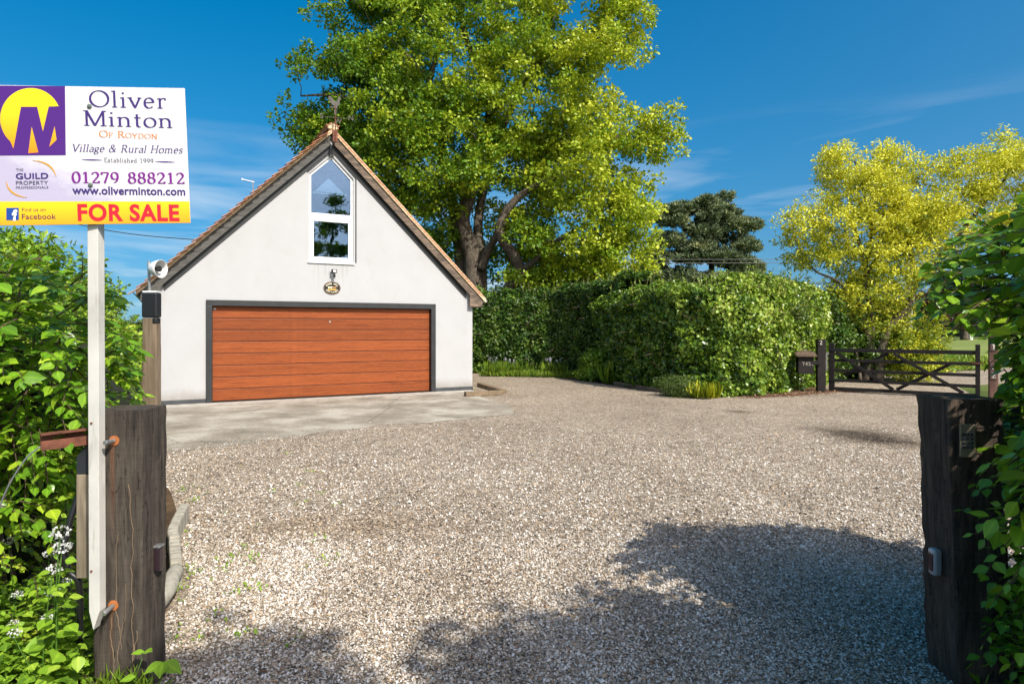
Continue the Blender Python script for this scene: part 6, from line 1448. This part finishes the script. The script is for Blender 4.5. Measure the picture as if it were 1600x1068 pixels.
for c, r in (((-3.05, 3.6, 1.15), (.45, .10, .42)), ((-3.1, 3.55, .5), (.55, .10, .45)), ((-3.7, 3.3, 1.0), (.5, .35, .9)), ((-3.65, 5.3, .85), (.34, .4, .75)), ((-4.6, 6.9, .8), (.4, .5, .75))): lump(hc, c, r)
co = hc.build('dark_core', M['core'], None, smooth=True); co['kind'] = 'stuff'; co.parent = npv; co.location = -npv.location
# taller shrubs further back, left of the garage
shrub('shrub', 'light green shrub in the gap between the slim post and the garage', 'shrub', (-6.65, 9.6, 1.2), (.62, 1.3, 1.15), 150, 22, .085, .5, M['hedge_leaf'], 6)
shrub('shrub', 'tall loose shrub standing behind the left hedge', 'shrub', (-6.5, 8.4, 1.5), (.7, .9, 1.35), 130, 22, .085, .5, M['hedge_leaf'], 6)
fp = empty('panel_fence', (-8.3, 14.3, 0), R(12), 'brown timber fence panel glimpsed between the left shrubs and the garage', 'fence')
fw = wood('brown_fence_board', (.09, .055, .035), (.24, .15, .09), (14, 10, 1.6), .85, .4)
for k in range(10): MB().box(k*.145, k*.145+.135, 0 if k % 2 else .018, .018 if k % 2 else .036, .02, 1.55).build('board', fw, fp, bevel=.003)
MB().box(-.02, 1.45, .037, .085, 1.2, 1.29).build('fence_rail', fw, fp)

# ------------------------------------------------------------------ weeds at the foot of the left hedge
g = np.random.default_rng(31)
def weed_proto(h, seed):
    gg = np.random.default_rng(seed); root = empty('flowering_weed', (0, 0, 0), 0, 'white flowered weed', 'weed')
    lean = gg.normal(0, .06, 2); top = np.array((lean[0], lean[1], h)); ts = np.linspace(0, 1, 6)
    pts = np.outer(ts, top)+np.outer(np.sin(ts*3)*.015, (1, .4, 0))
    tubes_obj('stem', [(pts, .0042-.0022*ts)], M['weed'], root, 5)
    Pn, U, Nm, L_ = [], [], [], []
    k = 16
    for i in range(k):
        f = .10+.82*i/k; p = top*f; a = i*2.4; u = np.array((math.cos(a), math.sin(a), .15-.3*gg.random()))
        Pn.append(p+u*.02); U.append(u); Nm.append((0, 0, 1)+gg.normal(0, .25, 3)); L_.append(.075*(1.15-f*.75))
    leaf_cloud('leaves', np.array(Pn), np.array(U), np.array(Nm), np.array(L_), 1.15, .5+gg.normal(0, .15, k), M['weed'], T_BROAD, root)['kind'] = 'thing'
    m = 44; q = rand_dir(m)*np.array((.026, .026, .016))+top+np.array((0, 0, .012))
    leaf_cloud('flower_head', q, unit(rand_dir(m)+np.array((0, 0, .7))), rand_dir(m)+np.array((0, 0, 1.2)), .011, .9, gg.random(m), M['petal'], T_SMALL, root)['kind'] = 'thing'
    return root
wp_ = [weed_proto(h, s) for h, s in ((.62, 1), (.50, 2), (.42, 3), (.55, 4))]
spots = []
for px, py, k in ((28, 850, 0), (75, 842, 1), (118, 858, 3), (15, 880, 2), (55, 872, 0), (95, 866, 1), (66, 900, 3), (30, 912, 2), (105, 905, 0), (88, 925, 1), (12, 935, 3), (48, 950, 2), (118, 945, 1), (70, 962, 0), (24, 978, 3), (98, 985, 2)):
    Y = 2.62+.45*g.random(); p = P(px, py, Y); spots.append((p.x, p.y, p.z, k))
LABW = 'white flowered leafy weed in the rough patch below the left hedge'
used = set()
for x, y, z, k in spots:
    h = (.62, .50, .42, .55)[k]
    o = wp_[k] if k not in used else copy_tree(wp_[k]); used.add(k)
    o.location = (x, y, 0); s = max(.5, min(1.5, z/h)) if z > 0 else .7
    o.scale = (s**.5, s**.5, s); o.rotation_euler = (0, 0, g.random()*6.28); o['label'] = LABW; o['group'] = 'white flowered weeds below the left hedge'
n = 4200; x = -3.4+1.62*g.random(n); y = 2.25+.95*g.random(n); keep = ~((x > -1.84) & (y > 2.70)); x, y = x[keep], y[keep]; n = len(x)
z = .04+.36*g.random(n)**1.2*np.clip((y-2.0), .25, 1)
lc = leaf_cloud('ground_cover', np.stack([x, y, z], 1), unit(rand_dir(n)*np.array((1, 1, .4))), rand_dir(n)*.45+np.array((0, 0, 1)), .048*(.5+.8*g.random(n)), .95, .5+g.normal(0, .2, n), M['weed'], T_BROAD)
lc['label'] = 'low bright green weeds covering the ground by the left post'
n = 500; x = -3.2+1.4*g.random(n); y = 2.4+.9*g.random(n)
leaf_cloud('leaf_litter', np.stack([x, y, .012+.02*g.random(n)], 1), rand_dir(n)*np.array((1, 1, .2)), rand_dir(n)*.4+np.array((0, 0, 1)), .06, .7, g.random(n), M['litter'], T_LEAF)['label'] = 'brown dead leaves under the weeds at the left'
# bramble seedling at the foot of the left post, and grass blades
br_ = empty('bramble_seedling', (-1.60, 2.70, 0), 0, 'young bramble with pleated leaves at the foot of the left post', 'plant')
tubes_obj('stem', [(np.array([(0, 0, 0), (.05, .03, .10), (.10, .05, .17)]), [.003, .0025, .002]), (np.array([(0, 0, 0), (.02, -.01, .14), (.05, 0, .24)]), [.003, .002, .0015])], M['weed'], br_, 5)
bp_ = leaf_proto(M['weed'], .45, .8)
for p, u, L_ in (((.10, .05, .17), (.9, -.2, -.3), .10), ((.10, .05, .17), (.3, -.9, -.25), .085), ((.10, .05, .17), (-.6, -.6, -.2), .08), ((.05, 0, .24), (.5, -.3, .2), .055), ((.05, 0, .24), (-.5, -.4, .1), .05), ((.02, -.01, .14), (-.8, -.5, 0), .06)):
    link('leaf', bp_, br_).matrix_local = frame_matrix(p, u, (0, -.35, 1), L_)
# sprouting weeds scattered in the gravel on the left
n = 0; A = [[], [], []]
for k in range(46):
    px, py = 275+260*g.random()**1.6, 705+300*g.random(); c = G(px, py); m = int(5+10*g.random())
    for j in range(m):
        A[0].append((c.x+g.normal(0, .035), c.y+g.normal(0, .05), .012)); A[1].append(unit(g.normal(0, .6, 3)+np.array((0, 0, .55)))); A[2].append(.024*(.5+g.random()))
sp_ = leaf_cloud('gravel_weeds', np.array(A[0]), np.array(A[1]), rand_dir(len(A[0]))*.5+np.array((0, 0, .8)), np.array(A[2]), .5, .5+g.normal(0, .2, len(A[0])), M['weed'])
sp_['label'] = 'tiny weeds sprouting through the gravel near the left post'
n = 160; x = -1.78+.24*g.random(n); y = 2.70+.04*g.random(n)
leaf_cloud('grass_blades', np.stack([x, y, np.zeros(n)], 1), unit(g.normal(0, .3, (n, 3))+np.array((0, 0, 1))), rand_dir(n), .14*(.4+.9*g.random(n)), .06, .5+g.normal(0, .2, n), M['grass'], T_LEAF)['label'] = 'grass blades growing against the foot of the left post'
n = 900; x = -1.9+3.9*g.random(n)**1.5; y = 2.5+6*g.random(n)
leaf_cloud('fallen_scraps', np.stack([x-.12*y, y, .018+.006*g.random(n)], 1), unit(rand_dir(n)*np.array((1, 1, .1))), rand_dir(n)*.3+np.array((0, 0, 1)), .022*(.5+g.random(n)), .5, g.random(n), M['litter'])['label'] = 'scraps of dead leaf lying on the gravel'

# ------------------------------------------------------------------ trees across the road behind the camera: they shade the near gravel and show in the window
def road_tree(x, y, h, cr, n, lab, seed, zc=None, el=None, cores=()):
    gg = np.random.default_rng(seed)
    tr = limb([(x, y, 0), (x+.2, y, h*.3), (x-.1, y+.1, h*.55), (x, y, h*.8)], .22, .06)
    zc = zc or h-cr
    el = el or [((x, y, zc), 0, (cr, cr, cr)), ((x+cr*.6, y+.3, zc-cr*.35), 0, (cr*.6, cr*.6, cr*.55)), ((x-cr*.5, y-.2, zc-cr*.3), 0, (cr*.6, cr*.6, cr*.6))]
    return tree('roadside_tree', lab, [tr], el, n, (8, 22, .42, .22), .16, .7, M['bark'], M['oak_leaf'], (x, y, 0), group='trees across the road')
road_tree(7.6, -5.6, 10.2, 3.0, 130, 'broad tree across the road', 1)
road_tree(5.0, -5.6, 9.4, 1.7, 190, 'slim tree across the road', 2, el=[((5.0, -5.6, 8.0), 0, (1.6, .95, .8)), ((4.0, -3.75, 8.0), 0, (.22, .30, .2)), ((3.9, -4.4, 8.0), 0, (.3, .3, .2)), ((5.4, -3.75, 8.0), 0, (.3, .35, .25)), ((5.35, -4.3, 8.0), 0, (.3, .4, .25)), ((6.7, -5.3, 8.0), 0, (.7, .6, .5))])
road_tree(12.5, -4.2, 9.5, 3.2, 110, 'wide tree across the road, rightmost of the row', 3)
